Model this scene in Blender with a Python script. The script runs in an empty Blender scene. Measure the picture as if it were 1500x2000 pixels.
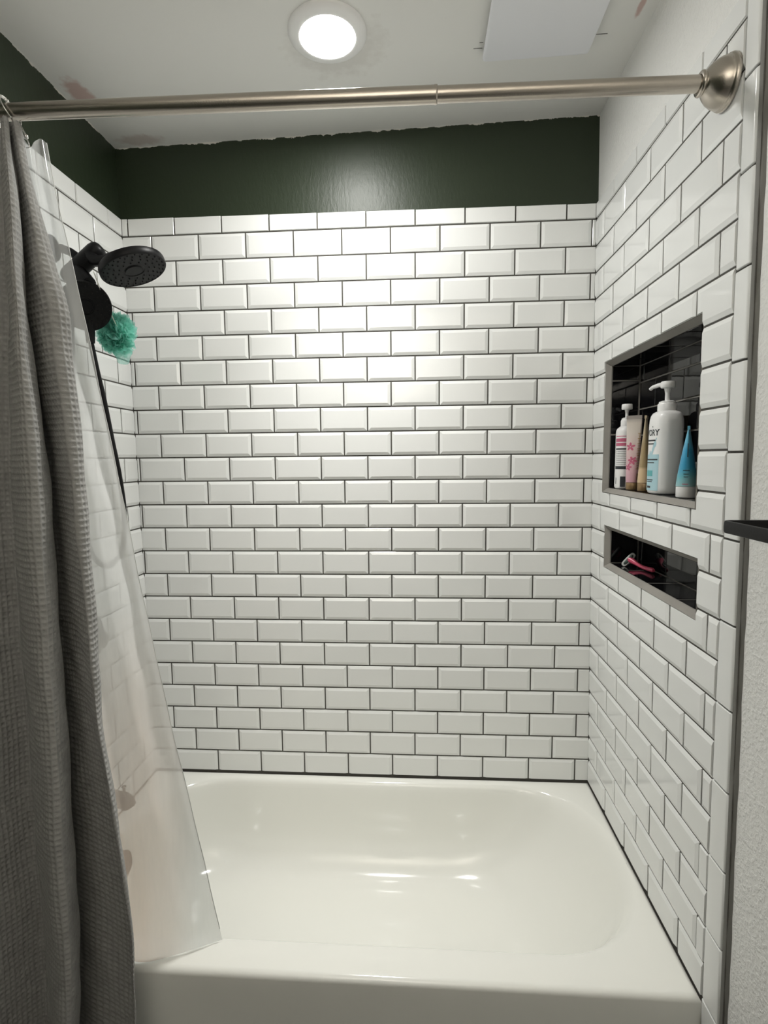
import bpy, bmesh, math, random
import numpy as np
from mathutils import Vector, Matrix

random.seed(7)
rng = np.random.default_rng(7)
scn = bpy.context.scene
COL = scn.collection

# ------------------------------------------------------------------ camera
cam_d = bpy.data.cameras.new('camera')
cam = bpy.data.objects.new('camera', cam_d); COL.objects.link(cam)
cam_d.sensor_fit = 'VERTICAL'; cam_d.sensor_height = 36.0; cam_d.sensor_width = 27.0
cam_d.lens = 1038.41 / 2000 * 36.0
cam_d.clip_start = 0.02
_rt = Vector((0.997896128, 0.064067743, -0.009931862))
_dn = Vector((-0.003441669, -0.100627267, -0.994918242))
_fw = Vector((-0.064741583, 0.992859243, -0.100195060))
_c = Vector((-0.549696, -1.756603, 1.104982))
cam.matrix_world = Matrix(((_rt.x, -_dn.x, -_fw.x, _c.x), (_rt.y, -_dn.y, -_fw.y, _c.y),
                           (_rt.z, -_dn.z, -_fw.z, _c.z), (0, 0, 0, 1)))
scn.camera = cam

# ------------------------------------------------------------------ world and exposure
w = bpy.data.worlds.new('world'); scn.world = w; w.use_nodes = True
w.node_tree.nodes['Background'].inputs[0].default_value = (0.9, 0.95, 1, 1)
w.node_tree.nodes['Background'].inputs[1].default_value = 0.02
scn.view_settings.view_transform = 'Standard'
scn.view_settings.look = 'None'
scn.view_settings.gamma = 1
scn.view_settings.use_curve_mapping = False
scn.view_settings.exposure = 0.0
LAMP = 192.0          # radiance of the shower light's diffuser
BEAM = 3.05           # watts of an area light added under it, aimed down to raise the lower parts
BEAM_SPREAD = 80
ADDED_FILL = 74.0      # radiance of a fill uplight added behind the camera, out of view

# ------------------------------------------------------------------ materials
def node_mat(name):
    m = bpy.data.materials.new(name); m.use_nodes = True
    nt = m.node_tree
    return m, nt, nt.nodes['Principled BSDF']

def N(nt, kind, **kw):
    n = nt.nodes.new(kind)
    for k, v in kw.items():
        if k in ('operation', 'blend_type', 'data_type', 'noise_dimensions', 'feature', 'distance', 'vector_type'):
            setattr(n, k, v)
        else:
            n.inputs[k].default_value = v
    return n

def L(nt, a, b): nt.links.new(a, b)

def simple(name, col, rough=0.5, metal=0.0, bump=0.0, scale=200.0, coat=0.0, vary=0.0, spec=0.5, detail=2.0, vscale=6.0):
    m, nt, p = node_mat(name)
    p.inputs['Base Color'].default_value = (*col, 1)
    p.inputs['Roughness'].default_value = rough
    p.inputs['Metallic'].default_value = metal
    p.inputs['Coat Weight'].default_value = coat
    p.inputs['Coat Roughness'].default_value = 0.05
    p.inputs['Specular IOR Level'].default_value = spec
    tc = N(nt, 'ShaderNodeTexCoord')
    if bump:
        t = N(nt, 'ShaderNodeTexNoise', Scale=scale, Detail=detail)
        b = N(nt, 'ShaderNodeBump', Strength=bump, Distance=0.002)
        L(nt, tc.outputs['Object'], t.inputs['Vector']); L(nt, t.outputs['Fac'], b.inputs['Height'])
        L(nt, b.outputs['Normal'], p.inputs['Normal'])
    if vary:
        t2 = N(nt, 'ShaderNodeTexNoise', Scale=vscale, Detail=4.0)
        mx = N(nt, 'ShaderNodeMix', data_type='RGBA')
        mx.inputs['A'].default_value = (*[c * (1 - vary) for c in col], 1)
        mx.inputs['B'].default_value = (*[min(1, c * (1 + vary)) for c in col], 1)
        L(nt, tc.outputs['Object'], t2.inputs['Vector']); L(nt, t2.outputs['Fac'], mx.inputs['Factor'])
        L(nt, mx.outputs['Result'], p.inputs['Base Color'])
    return m

M = {}
M['tile'] = simple('glazed white tile', (0.865, 0.875, 0.86), 0.09, bump=0.05, scale=28, spec=0.5)
M['bullnose'] = simple('glazed white trim tile', (0.865, 0.875, 0.86), 0.12, bump=0.05, scale=25)
M['tile_black'] = simple('glazed black tile', (0.0045, 0.0045, 0.0055), 0.05, bump=0.06, scale=22)
M['grout'] = simple('dark grey grout', (0.085, 0.080, 0.070), 0.9, bump=0.6, scale=700, vary=0.25, vscale=9)
M['grout_niche'] = simple('grey niche grout', (0.30, 0.285, 0.26), 0.85, bump=0.5, scale=700, vary=0.2, vscale=12)
M['enamel'] = simple('white tub enamel', (0.86, 0.86, 0.81), 0.10, coat=0.3, bump=0.03, scale=9)
M['nickel'] = simple('brushed nickel', (0.50, 0.455, 0.40), 0.27, metal=1.0, bump=0.05, scale=500)
M['chrome'] = simple('polished wire', (0.75, 0.74, 0.72), 0.15, metal=1.0)
M['black'] = simple('matte black metal', (0.008, 0.008, 0.0085), 0.40, bump=0.04, scale=300, spec=0.18)
M['black_rubber'] = simple('black rubber nozzle', (0.013, 0.013, 0.014), 0.5, spec=0.2)
M['white_plastic'] = simple('white plastic', (0.93, 0.93, 0.925), 0.28, bump=0.02, scale=60)
M['trim_plastic'] = simple('white lamp trim', (0.88, 0.88, 0.87), 0.4)
M['vent'] = simple('white vent plastic', (0.80, 0.81, 0.84), 0.5, bump=0.05, scale=200)
M['label_grey'] = simple('dark grey print', (0.03, 0.035, 0.04), 0.5)
M['label_pink'] = simple('pink print', (0.56, 0.13, 0.22), 0.5)
M['label_blue'] = simple('pale blue print', (0.44, 0.66, 0.73), 0.4)
M['label_teal'] = simple('teal print', (0.12, 0.45, 0.47), 0.4)
M['gold_text'] = simple('gold print', (0.42, 0.30, 0.12), 0.35, metal=0.5)
M['bronze_cap'] = simple('bronze cap', (0.30, 0.20, 0.10), 0.35, metal=0.3)
M['cream_cap'] = simple('cream tube', (0.66, 0.47, 0.28), 0.4)
M['razor_pink'] = simple('pink razor grip', (0.70, 0.10, 0.18), 0.3)
M['razor_grey'] = simple('pale grey razor head', (0.55, 0.57, 0.55), 0.3)
M['blade'] = simple('razor strip', (0.09, 0.12, 0.11), 0.3, metal=0.4)
M['cord'] = simple('white cord', (0.75, 0.74, 0.68), 0.8)
M['hem'] = simple('vinyl hem', (0.62, 0.63, 0.61), 0.6)
M['caulk'] = simple('grey caulk', (0.20, 0.195, 0.18), 0.7, bump=0.3, scale=90)
M['floor'] = simple('grey floor tile', (0.16, 0.155, 0.15), 0.4, vary=0.2)
M['pencil'] = simple('pencil mark', (0.14, 0.14, 0.13), 0.9)

def drywall_mat():
    m, nt, p = node_mat('white textured paint')
    p.inputs['Base Color'].default_value = (0.87, 0.87, 0.845, 1); p.inputs['Roughness'].default_value = 0.55
    tc = N(nt, 'ShaderNodeTexCoord')
    t = N(nt, 'ShaderNodeTexNoise', Scale=130.0, Detail=3.0, Roughness=0.55)
    r = N(nt, 'ShaderNodeMapRange'); r.inputs[1].default_value = 0.42; r.inputs[2].default_value = 0.68
    b = N(nt, 'ShaderNodeBump', Strength=0.45, Distance=0.0022)
    L(nt, tc.outputs['Object'], t.inputs['Vector']); L(nt, t.outputs['Fac'], r.inputs[0])
    L(nt, r.outputs[0], b.inputs['Height']); L(nt, b.outputs['Normal'], p.inputs['Normal'])
    return m
M['drywall'] = drywall_mat()
M['smooth_white'] = simple('smooth white paint', (0.80, 0.80, 0.775), 0.45, bump=0.12, scale=18, detail=3)

def green_mat():
    """dark green wall paint; its brushed top edge stops a few ragged millimetres under the ceiling"""
    m, nt, p = node_mat('dark green paint')
    tc = N(nt, 'ShaderNodeTexCoord')
    sx = N(nt, 'ShaderNodeSeparateXYZ'); L(nt, tc.outputs['Object'], sx.inputs[0])
    t = N(nt, 'ShaderNodeTexNoise', Scale=26.0, Detail=5.0, Roughness=0.7)
    L(nt, tc.outputs['Object'], t.inputs['Vector'])
    # distance below the sloping ceiling: 2.134 + 0.0186 x - z
    a = N(nt, 'ShaderNodeMath', operation='MULTIPLY_ADD'); a.inputs[1].default_value = 0.0186; a.inputs[2].default_value = 2.134
    L(nt, sx.outputs['X'], a.inputs[0])
    s = N(nt, 'ShaderNodeMath', operation='SUBTRACT'); L(nt, a.outputs[0], s.inputs[0]); L(nt, sx.outputs['Z'], s.inputs[1])
    n2 = N(nt, 'ShaderNodeMath', operation='MULTIPLY_ADD'); n2.inputs[1].default_value = 0.030; n2.inputs[2].default_value = -0.0135
    L(nt, t.outputs['Fac'], n2.inputs[0])
    g = N(nt, 'ShaderNodeMath', operation='GREATER_THAN'); L(nt, s.outputs[0], g.inputs[0]); L(nt, n2.outputs[0], g.inputs[1])
    mx = N(nt, 'ShaderNodeMix', data_type='RGBA')
    mx.inputs['A'].default_value = (0.62, 0.60, 0.56, 1); mx.inputs['B'].default_value = (0.022, 0.032, 0.017, 1)
    L(nt, g.outputs[0], mx.inputs['Factor']); L(nt, mx.outputs['Result'], p.inputs['Base Color'])
    p.inputs['Roughness'].default_value = 0.42; p.inputs['Specular IOR Level'].default_value = 0.35
    t2 = N(nt, 'ShaderNodeTexNoise', Scale=75.0, Detail=5.0, Roughness=0.6)
    mp = N(nt, 'ShaderNodeMapping'); mp.inputs['Scale'].default_value = (1.6, 1.0, 0.55)
    L(nt, tc.outputs['Object'], mp.inputs['Vector']); L(nt, mp.outputs[0], t2.inputs['Vector'])
    b = N(nt, 'ShaderNodeBump', Strength=0.45, Distance=0.0016)
    L(nt, t2.outputs['Fac'], b.inputs['Height']); L(nt, b.outputs['Normal'], p.inputs['Normal'])
    return m
M['green'] = green_mat()

def ceiling_mat():
    """white ceiling paint with a few scuffs: a pinkish primer patch by the left wall, a red smear right of the vent"""
    m, nt, p = node_mat('ceiling paint')
    tc = N(nt, 'ShaderNodeTexCoord')
    cur = None
    base = N(nt, 'ShaderNodeRGB'); base.outputs[0].default_value = (0.80, 0.80, 0.77, 1); cur = base.outputs[0]
    tn = N(nt, 'ShaderNodeTexNoise', Scale=45.0, Detail=4.0); L(nt, tc.outputs['Object'], tn.inputs['Vector'])
    for (x, y, rx, ry, col, amt) in ((-1.47, -0.24, 0.035, 0.075, (0.52, 0.34, 0.30), 0.75), (-0.035, -0.40, 0.008, 0.045, (0.50, 0.28, 0.24), 0.7),
                                     (-1.42, -0.03, 0.08, 0.03, (0.55, 0.46, 0.42), 0.6), (-0.75, -0.345, 0.13, 0.115, (0.62, 0.60, 0.56), 0.5)):
        mp = N(nt, 'ShaderNodeMapping'); mp.vector_type = 'POINT'
        mp.inputs['Location'].default_value = (-x / rx, -y / ry, 0); mp.inputs['Scale'].default_value = (1 / rx, 1 / ry, 0)
        L(nt, tc.outputs['Object'], mp.inputs['Vector'])
        ln = N(nt, 'ShaderNodeVectorMath', operation='LENGTH'); L(nt, mp.outputs[0], ln.inputs[0])
        ad = N(nt, 'ShaderNodeMath', operation='ADD'); L(nt, ln.outputs['Value'], ad.inputs[0]); L(nt, tn.outputs['Fac'], ad.inputs[1])
        mr = N(nt, 'ShaderNodeMapRange'); mr.inputs[1].default_value = 1.55; mr.inputs[2].default_value = 1.1
        mr.inputs[3].default_value = 0; mr.inputs[4].default_value = amt
        L(nt, ad.outputs[0], mr.inputs[0])
        mx = N(nt, 'ShaderNodeMix', data_type='RGBA'); mx.inputs['B'].default_value = (*col, 1)
        L(nt, mr.outputs[0], mx.inputs['Factor']); L(nt, cur, mx.inputs['A']); cur = mx.outputs['Result']
    L(nt, cur, p.inputs['Base Color']); p.inputs['Roughness'].default_value = 0.6
    t2 = N(nt, 'ShaderNodeTexNoise', Scale=60.0, Detail=4.0); b = N(nt, 'ShaderNodeBump', Strength=0.12, Distance=0.002)
    L(nt, tc.outputs['Object'], t2.inputs['Vector']); L(nt, t2.outputs['Fac'], b.inputs['Height']); L(nt, b.outputs['Normal'], p.inputs['Normal'])
    return m
M['ceiling'] = ceiling_mat()

def emit_mat(name, col, s):
    m = bpy.data.materials.new(name); m.use_nodes = True; nt = m.node_tree
    nt.nodes.remove(nt.nodes['Principled BSDF'])
    e = N(nt, 'ShaderNodeEmission', Color=(*col, 1), Strength=s)
    L(nt, e.outputs[0], nt.nodes['Material Output'].inputs[0])
    return m
LAMP_COL = (1.0, 0.99, 0.955)
M['lamp'] = emit_mat('lit diffuser', LAMP_COL, LAMP)
M['added_fill'] = emit_mat('added fill glow', (1.0, 0.93, 0.84), ADDED_FILL)

def fabric_mat():
    m, nt, p = node_mat('grey waffle cotton')
    tc = N(nt, 'ShaderNodeTexCoord')
    t = N(nt, 'ShaderNodeTexNoise', Scale=420.0, Detail=3.0)
    t2 = N(nt, 'ShaderNodeTexNoise', Scale=60.0, Detail=4.0)
    L(nt, tc.outputs['Object'], t.inputs['Vector']); L(nt, tc.outputs['Object'], t2.inputs['Vector'])
    mx = N(nt, 'ShaderNodeMix', data_type='RGBA')
    mx.inputs['A'].default_value = (0.24, 0.238, 0.228, 1); mx.inputs['B'].default_value = (0.40, 0.396, 0.382, 1)
    L(nt, t2.outputs['Fac'], mx.inputs['Factor']); L(nt, mx.outputs['Result'], p.inputs['Base Color'])
    p.inputs['Roughness'].default_value = 0.95; p.inputs['Specular IOR Level'].default_value = 0.1
    p.inputs['Sheen Weight'].default_value = 0.15
    b = N(nt, 'ShaderNodeBump', Strength=0.5, Distance=0.001)
    L(nt, t.outputs['Fac'], b.inputs['Height']); L(nt, b.outputs['Normal'], p.inputs['Normal'])
    return m
M['fabric'] = fabric_mat()

def liner_mat():
    """clear vinyl that soap scum has turned milky towards the hem"""
    m = bpy.data.materials.new('milky vinyl'); m.use_nodes = True; nt = m.node_tree
    nt.nodes.remove(nt.nodes['Principled BSDF'])
    tc = N(nt, 'ShaderNodeTexCoord'); sx = N(nt, 'ShaderNodeSeparateXYZ'); L(nt, tc.outputs['Object'], sx.inputs[0])
    mp = N(nt, 'ShaderNodeMapping'); mp.inputs['Scale'].default_value = (16, 16, 1.6); L(nt, tc.outputs['Object'], mp.inputs['Vector'])
    t = N(nt, 'ShaderNodeTexNoise', Scale=1.0, Detail=4.0, Roughness=0.6); L(nt, mp.outputs[0], t.inputs['Vector'])
    m0 = N(nt, 'ShaderNodeMapRange'); m0.inputs[1].default_value = 0.0; m0.inputs[2].default_value = 2.0; L(nt, sx.outputs['Z'], m0.inputs[0])
    mr = N(nt, 'ShaderNodeValToRGB'); L(nt, m0.outputs[0], mr.inputs[0])
    el = mr.color_ramp.elements
    el[0].position = 0.0; el[0].color = (0.55, 0.55, 0.55, 1); el[1].position = 0.80; el[1].color = (0.42, 0.42, 0.42, 1)
    for p_, v_ in ((0.12, 0.66), (0.30, 0.82), (0.52, 0.82), (0.66, 0.52)):
        e_ = el.new(p_); e_.color = (v_, v_, v_, 1)
    ad = N(nt, 'ShaderNodeMath', operation='MULTIPLY_ADD'); ad.inputs[1].default_value = 0.35; ad.inputs[2].default_value = -0.175
    L(nt, t.outputs['Fac'], ad.inputs[0])
    op = N(nt, 'ShaderNodeMath', operation='ADD'); op.use_clamp = True; L(nt, mr.outputs[0], op.inputs[0]); L(nt, ad.outputs[0], op.inputs[1])
    # stain colour: faint rust towards the bottom left
    st = N(nt, 'ShaderNodeMapRange'); st.inputs[1].default_value = 0.80; st.inputs[2].default_value = 0.05; L(nt, sx.outputs['Z'], st.inputs[0])
    sl = N(nt, 'ShaderNodeMapRange'); sl.inputs[1].default_value = 0.15; sl.inputs[2].default_value = 0.04; L(nt, sx.outputs['X'], sl.inputs[0])
    mu = N(nt, 'ShaderNodeMath', operation='MULTIPLY'); L(nt, st.outputs[0], mu.inputs[0]); L(nt, sl.outputs[0], mu.inputs[1])
    cm = N(nt, 'ShaderNodeMix', data_type='RGBA'); cm.inputs['A'].default_value = (0.90, 0.90, 0.885, 1); cm.inputs['B'].default_value = (0.86, 0.66, 0.53, 1)
    L(nt, mu.outputs[0], cm.inputs['Factor'])
    tr = N(nt, 'ShaderNodeBsdfTransparent'); tr.inputs[0].default_value = (0.93, 0.95, 0.96, 1)
    tl = N(nt, 'ShaderNodeBsdfTranslucent'); df = N(nt, 'ShaderNodeBsdfDiffuse')
    L(nt, cm.outputs['Result'], tl.inputs[0]); L(nt, cm.outputs['Result'], df.inputs[0])
    m1 = N(nt, 'ShaderNodeMixShader'); m1.inputs[0].default_value = 0.32; L(nt, tl.outputs[0], m1.inputs[1]); L(nt, df.outputs[0], m1.inputs[2])
    m2 = N(nt, 'ShaderNodeMixShader'); L(nt, op.outputs[0], m2.inputs[0]); L(nt, tr.outputs[0], m2.inputs[1]); L(nt, m1.outputs[0], m2.inputs[2])
    gl = N(nt, 'ShaderNodeBsdfGlossy', Roughness=0.12); fr = N(nt, 'ShaderNodeFresnel', IOR=1.45)
    b = N(nt, 'ShaderNodeBump', Strength=0.25, Distance=0.004); L(nt, t.outputs['Fac'], b.inputs['Height'])
    L(nt, b.outputs[0], gl.inputs['Normal']); L(nt, b.outputs[0], fr.inputs['Normal'])
    m3 = N(nt, 'ShaderNodeMixShader'); L(nt, fr.outputs[0], m3.inputs[0]); L(nt, m2.outputs[0], m3.inputs[1]); L(nt, gl.outputs[0], m3.inputs[2])
    L(nt, m3.outputs[0], nt.nodes['Material Output'].inputs[0])
    return m
M['liner'] = liner_mat()

def puff_mat():
    m = bpy.data.materials.new('mint nylon net'); m.use_nodes = True; nt = m.node_tree
    p = nt.nodes['Principled BSDF']
    p.inputs['Base Color'].default_value = (0.34, 0.74, 0.66, 1); p.inputs['Roughness'].default_value = 0.35
    tl = N(nt, 'ShaderNodeBsdfTranslucent'); tl.inputs[0].default_value = (0.45, 0.90, 0.79, 1)
    tr = N(nt, 'ShaderNodeBsdfTransparent'); tr.inputs[0].default_value = (0.82, 0.97, 0.93, 1)
    a = N(nt, 'ShaderNodeMixShader'); a.inputs[0].default_value = 0.45; L(nt, p.outputs[0], a.inputs[1]); L(nt, tl.outputs[0], a.inputs[2])
    b = N(nt, 'ShaderNodeMixShader'); b.inputs[0].default_value = 0.52; L(nt, a.outputs[0], b.inputs[1]); L(nt, tr.outputs[0], b.inputs[2])
    L(nt, b.outputs[0], nt.nodes['Material Output'].inputs[0])
    return m
M['puff'] = puff_mat()

def tube_mat(name, stops, noise=0.0):
    """print on a tube: colour bands by height (object space, base at 0)"""
    m, nt, p = node_mat(name)
    tc = N(nt, 'ShaderNodeTexCoord'); sx = N(nt, 'ShaderNodeSeparateXYZ'); L(nt, tc.outputs['Object'], sx.inputs[0])
    v = sx.outputs['Z']
    if noise:
        t = N(nt, 'ShaderNodeTexNoise', Scale=30.0, Detail=2.0); L(nt, tc.outputs['Object'], t.inputs['Vector'])
        ma = N(nt, 'ShaderNodeMath', operation='MULTIPLY_ADD'); ma.inputs[1].default_value = noise; L(nt, t.outputs['Fac'], ma.inputs[0]); L(nt, v, ma.inputs[2])
        v = ma.outputs[0]
    mr = N(nt, 'ShaderNodeMapRange'); mr.inputs[2].default_value = 0.25; L(nt, v, mr.inputs[0])
    cr = N(nt, 'ShaderNodeValToRGB'); L(nt, mr.outputs[0], cr.inputs[0])
    els = cr.color_ramp.elements
    while len(els) > 1: els.remove(els[0])
    for i, (z, c) in enumerate(stops):
        e = els[0] if i == 0 else els.new(min(1, z / 0.25))
        if i == 0: e.position = z / 0.25
        e.color = (*c, 1)
    L(nt, cr.outputs[0], p.inputs['Base Color']); p.inputs['Roughness'].default_value = 0.32
    return m

# ------------------------------------------------------------------ object helpers
def mesh_obj(name, verts, faces, mat, parent=None, smooth=False, sharp=None):
    me = bpy.data.meshes.new(name); me.from_pydata([tuple(v) for v in verts], [], faces); me.update()
    return link(name, me, mat, parent, smooth, sharp)

def link(name, me, mat, parent=None, smooth=False, sharp=None):
    if mat is not None and not me.materials: me.materials.append(mat)
    if smooth:
        me.polygons.foreach_set('use_smooth', [True] * len(me.polygons))
        if sharp is not None: me.set_sharp_from_angle(angle=math.radians(sharp))
    o = bpy.data.objects.new(name, me); COL.objects.link(o)
    if parent is not None: o.parent = parent
    return o

def thing(name, label, cat, loc=(0, 0, 0), group=None):
    o = bpy.data.objects.new(name, None); COL.objects.link(o); o.location = loc
    o.empty_display_size = 0.05
    o['label'] = label; o['category'] = cat
    if group: o['group'] = group
    return o

def box_geo(V, F, x0, x1, y0, y1, z0, z1, fx=None):
    """axis box; fx(x, z) may lean it"""
    i = len(V)
    for z in (z0, z1):
        for y in (y0, y1):
            for x in (x0, x1):
                V.append(((x + fx(z)) if fx else x, y, z))
    for q in ((0, 2, 3, 1), (4, 5, 7, 6), (0, 1, 5, 4), (2, 6, 7, 3), (0, 4, 6, 2), (1, 3, 7, 5)):
        F.append(tuple(i + k for k in q))

def frame_of(d):
    d = Vector(d).normalized()
    a = Vector((0, 0, 1)) if abs(d.z) < 0.9 else Vector((1, 0, 0))
    u = d.cross(a).normalized(); v = d.cross(u).normalized()
    return u, v, d

def tube_geo(pts, r, seg=12, closed=False, caps=True, V=None, F=None, flat=None):
    V = [] if V is None else V; F = [] if F is None else F
    P = [Vector(p) for p in pts]; n = len(P)
    u = None; rings = []
    for i in range(n):
        a = P[(i - 1) % n] if (closed or i > 0) else P[i]
        b = P[(i + 1) % n] if (closed or i < n - 1) else P[i]
        d = (b - a).normalized()
        if u is None: u, v, _ = frame_of(d)
        else:
            u = (u - d * u.dot(d)).normalized()
        v = d.cross(u)
        rr = r[i] if hasattr(r, '__len__') else r
        ring = []
        for k in range(seg):
            t = 2 * math.pi * k / seg
            q = P[i] + u * (math.cos(t) * rr) + v * (math.sin(t) * rr)
            ring.append(len(V)); V.append(q)
        rings.append(ring)
    for i in range(n if closed else n - 1):
        A, B = rings[i], rings[(i + 1) % n]
        for k in range(seg):
            F.append((A[k], A[(k + 1) % seg], B[(k + 1) % seg], B[k]))
    if caps and not closed:
        F.append(tuple(reversed(rings[0]))); F.append(tuple(rings[-1]))
    return V, F

def lathe_geo(profile, center=(0, 0, 0), axis=(0, 0, 1), seg=40, V=None, F=None, sx=1.0, sy=1.0, n=2.0, u=None, rot=0.0):
    """profile [(r, h)] revolved about axis; sx, sy, n give an oval / squarish section"""
    V = [] if V is None else V; F = [] if F is None else F
    c = Vector(center)
    if tuple(axis) == (0, 0, 1):
        U, W, D = Vector((1, 0, 0)), Vector((0, 1, 0)), Vector((0, 0, 1))
    else:
        U, W, D = frame_of(axis)
        W = D.cross(U)
    rings = []
    for r, h in profile:
        if r < 1e-6:
            rings.append([len(V)]); V.append(c + D * h); continue
        ring = []
        for k in range(seg):
            t = 2 * math.pi * k / seg
            ct, st = math.cos(t), math.sin(t)
            a = math.copysign(abs(ct) ** (2 / n), ct) * r * sx
            b = math.copysign(abs(st) ** (2 / n), st) * r * sy
            if rot:
                a, b = a * math.cos(rot) - b * math.sin(rot), a * math.sin(rot) + b * math.cos(rot)
            ring.append(len(V)); V.append(c + U * a + W * b + D * h)
        rings.append(ring)
    for A, B in zip(rings, rings[1:]):
        if len(A) == 1 and len(B) == 1: continue
        for k in range(seg):
            k2 = (k + 1) % seg
            if len(A) == 1: F.append((A[0], B[k2], B[k])[::-1])
            elif len(B) == 1: F.append((A[k], A[k2], B[0]))
            else: F.append((A[k], A[k2], B[k2], B[k]))
    return V, F

# ------------------------------------------------------------------ room numbers (metres, tub rim at z = 0, back wall at y = 0, right wall at x = 0)
P, Q = 0.1555, 0.0795984              # tile pitch along a course, and course height
ZB = lambda k: (24 - k) * Q           # height of joint k, counted from the top
XR = lambda z: 0.02695 - 0.0141 * z   # tile face of the right wall (it leans a little)
XL = lambda z: -1.4945 - 0.0095 * z   # tile face of the left wall
CEIL = lambda x: 2.134 + 0.0186 * x
ZF = -0.40                            # floor
YE = lambda z: -0.737 - 0.0112 * z    # joint between field tiles and bullnose column
G = 0.0043                            # grout joint
YFRONT = -2.75

# ------------------------------------------------------------------ structure
def struct(o): o['kind'] = 'structure'; return o

V, F = [], []; box_geo(V, F, -1.75, 0.25, YFRONT - 0.1, 0.12, ZF - 0.06, ZF)
struct(mesh_obj('floor', V, F, M['floor']))
V = [(-1.75, YFRONT - .1, CEIL(-1.75)), (0.25, YFRONT - .1, CEIL(0.25)), (0.25, 0.12, CEIL(0.25)), (-1.75, 0.12, CEIL(-1.75))]
V += [(x, y, z + 0.08) for x, y, z in V]
ceiling = struct(mesh_obj('ceiling', V, [(0, 3, 2, 1), (4, 5, 6, 7), (0, 1, 5, 4), (2, 3, 7, 6), (1, 2, 6, 5), (3, 0, 4, 7)], M['ceiling']))
V, F = [], []; box_geo(V, F, -1.65, 0.16, YFRONT - 0.1, YFRONT, ZF, 2.16)
struct(mesh_obj('wall_front', V, F, M['smooth_white']))

RECESS = 0.006
V, F = [], []; box_geo(V, F, -1.62, 0.12, RECESS, 0.12, ZF, 2.16)
wall_back = struct(mesh_obj('wall_back', V, F, M['green']))
V, F = [], []; box_geo(V, F, -1.515, 0.03, 0.0, RECESS + 0.002, -0.02, 1.874)
mesh_obj('grout_bed', V, F, M['grout'], wall_back)

V, F = [], []; box_geo(V, F, -0.12, -RECESS, YFRONT, 0.02, ZF, 2.16, fx=XL)
wall_left = struct(mesh_obj('wall_left', V, F, M['green']))
V, F = [], []; box_geo(V, F, -RECESS - 0.002, 0, -0.80, 0.002, -0.02, 1.88, fx=XL)
mesh_obj('grout_bed', V, F, M['grout'], wall_left)

NU = dict(y0=-0.104, y1=-0.650, z0=0.998, z1=1.381)
NL = dict(y0=-0.124, y1=-0.664, z0=0.772, z1=0.897)
DEEP = 0.112
def holed(x0, x1, ya, yb, za, zb):
    """a slab in front of the right wall, with the two niches left open"""
    V, F = [], []
    ys = sorted({ya, yb, NU['y0'], NU['y1'], NL['y0'], NL['y1']})
    zs = sorted({za, zb, NU['z0'], NU['z1'], NL['z0'], NL['z1']})
    ys = [y for y in ys if ya <= y <= yb]; zs = [z for z in zs if za <= z <= zb]
    for y0, y1 in zip(ys, ys[1:]):
        for z0, z1 in zip(zs, zs[1:]):
            ym, zm = (y0 + y1) / 2, (z0 + z1) / 2
            if any(n['y1'] < ym < n['y0'] and n['z0'] < zm < n['z1'] for n in (NU, NL)): continue
            box_geo(V, F, x0, x1, y0, y1, z0, z1, fx=XR)
    return V, F
V, F = holed(RECESS, 0.18, YFRONT, 0.02, ZF, 2.16)
wall_right = struct(mesh_obj('wall_right', V, F, M['drywall']))
V, F = holed(0.0, RECESS + 0.001, -0.806, 0.002, ZF, 1.8735)
mesh_obj('grout_bed', V, F, M['grout'], wall_right)

V, F = [], []
n_ = 60
for i in range(n_ + 1):
    z = ZF + (1.885 - ZF) * i / n_
    j = 0.0008 * math.sin(i * 2.3) + 0.0006 * math.sin(i * 0.7)
    V += [(XR(z) - 0.0018, -0.7975, z), (XR(z) - 0.0012, -0.803 + j, z), (XR(z) + 0.003, -0.8085 + j, z), (XR(z) + RECESS + 0.001, -0.812 + 1.4 * j, z)]
for i in range(n_):
    for k in range(3): F.append((i * 4 + k, i * 4 + k + 1, i * 4 + 5 + k, i * 4 + 4 + k))
mesh_obj('caulk_bead', V, F, M['caulk'], wall_right, smooth=True)

# ------------------------------------------------------------------ tiles
ED, FACE, BEV = 0.0016, 0.0046, 0.0095      # edge height, face height, bevel width
CACHE = {}
def tile_geo(V, F, x0, x1, y0, y1, bev, inner=(0, 0, 0, 0)):
    """one glazed tile in its own plane: x along the course, y up, z out of the wall. bev: which of l r b t carry the
    factory bevel (a cut side has none); inner: sides that run on into another piece of the same tile"""
    def ring(ins, h):
        i = len(V)
        l = x0 + (ins if not inner[0] else 0); r = x1 - (ins if not inner[1] else 0)
        b = y0 + (ins if not inner[2] else 0); t = y1 - (ins if not inner[3] else 0)
        V.extend(((l, b, h), (r, b, h), (r, t, h), (l, t, h))); return [i, i + 1, i + 2, i + 3]
    def ring2(bw, h):
        i = len(V)
        l = x0 + (bw if bev[0] else (0.0012 if not inner[0] else 0)); r = x1 - (bw if bev[1] else (0.0012 if not inner[1] else 0))
        b = y0 + (bw if bev[2] else (0.0012 if not inner[2] else 0)); t = y1 - (bw if bev[3] else (0.0012 if not inner[3] else 0))
        V.extend(((l, b, h), (r, b, h), (r, t, h), (l, t, h))); return [i, i + 1, i + 2, i + 3]
    rs = [ring(0, -0.004), ring(0, ED - 0.0006), ring(0.0007, ED)]
    any_b = any(bev) or any(inner)
    if any_b:
        # a cut side stands at the height the bevel has there
        rs.append(ring2(BEV, FACE))
    else:
        rs.append(ring(0.0014, FACE - 0.001))
    for A, B in zip(rs, rs[1:]):
        for k in range(4): F.append((A[k], A[(k + 1) % 4], B[(k + 1) % 4], B[k]))
    F.append(tuple(rs[-1]))

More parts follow.
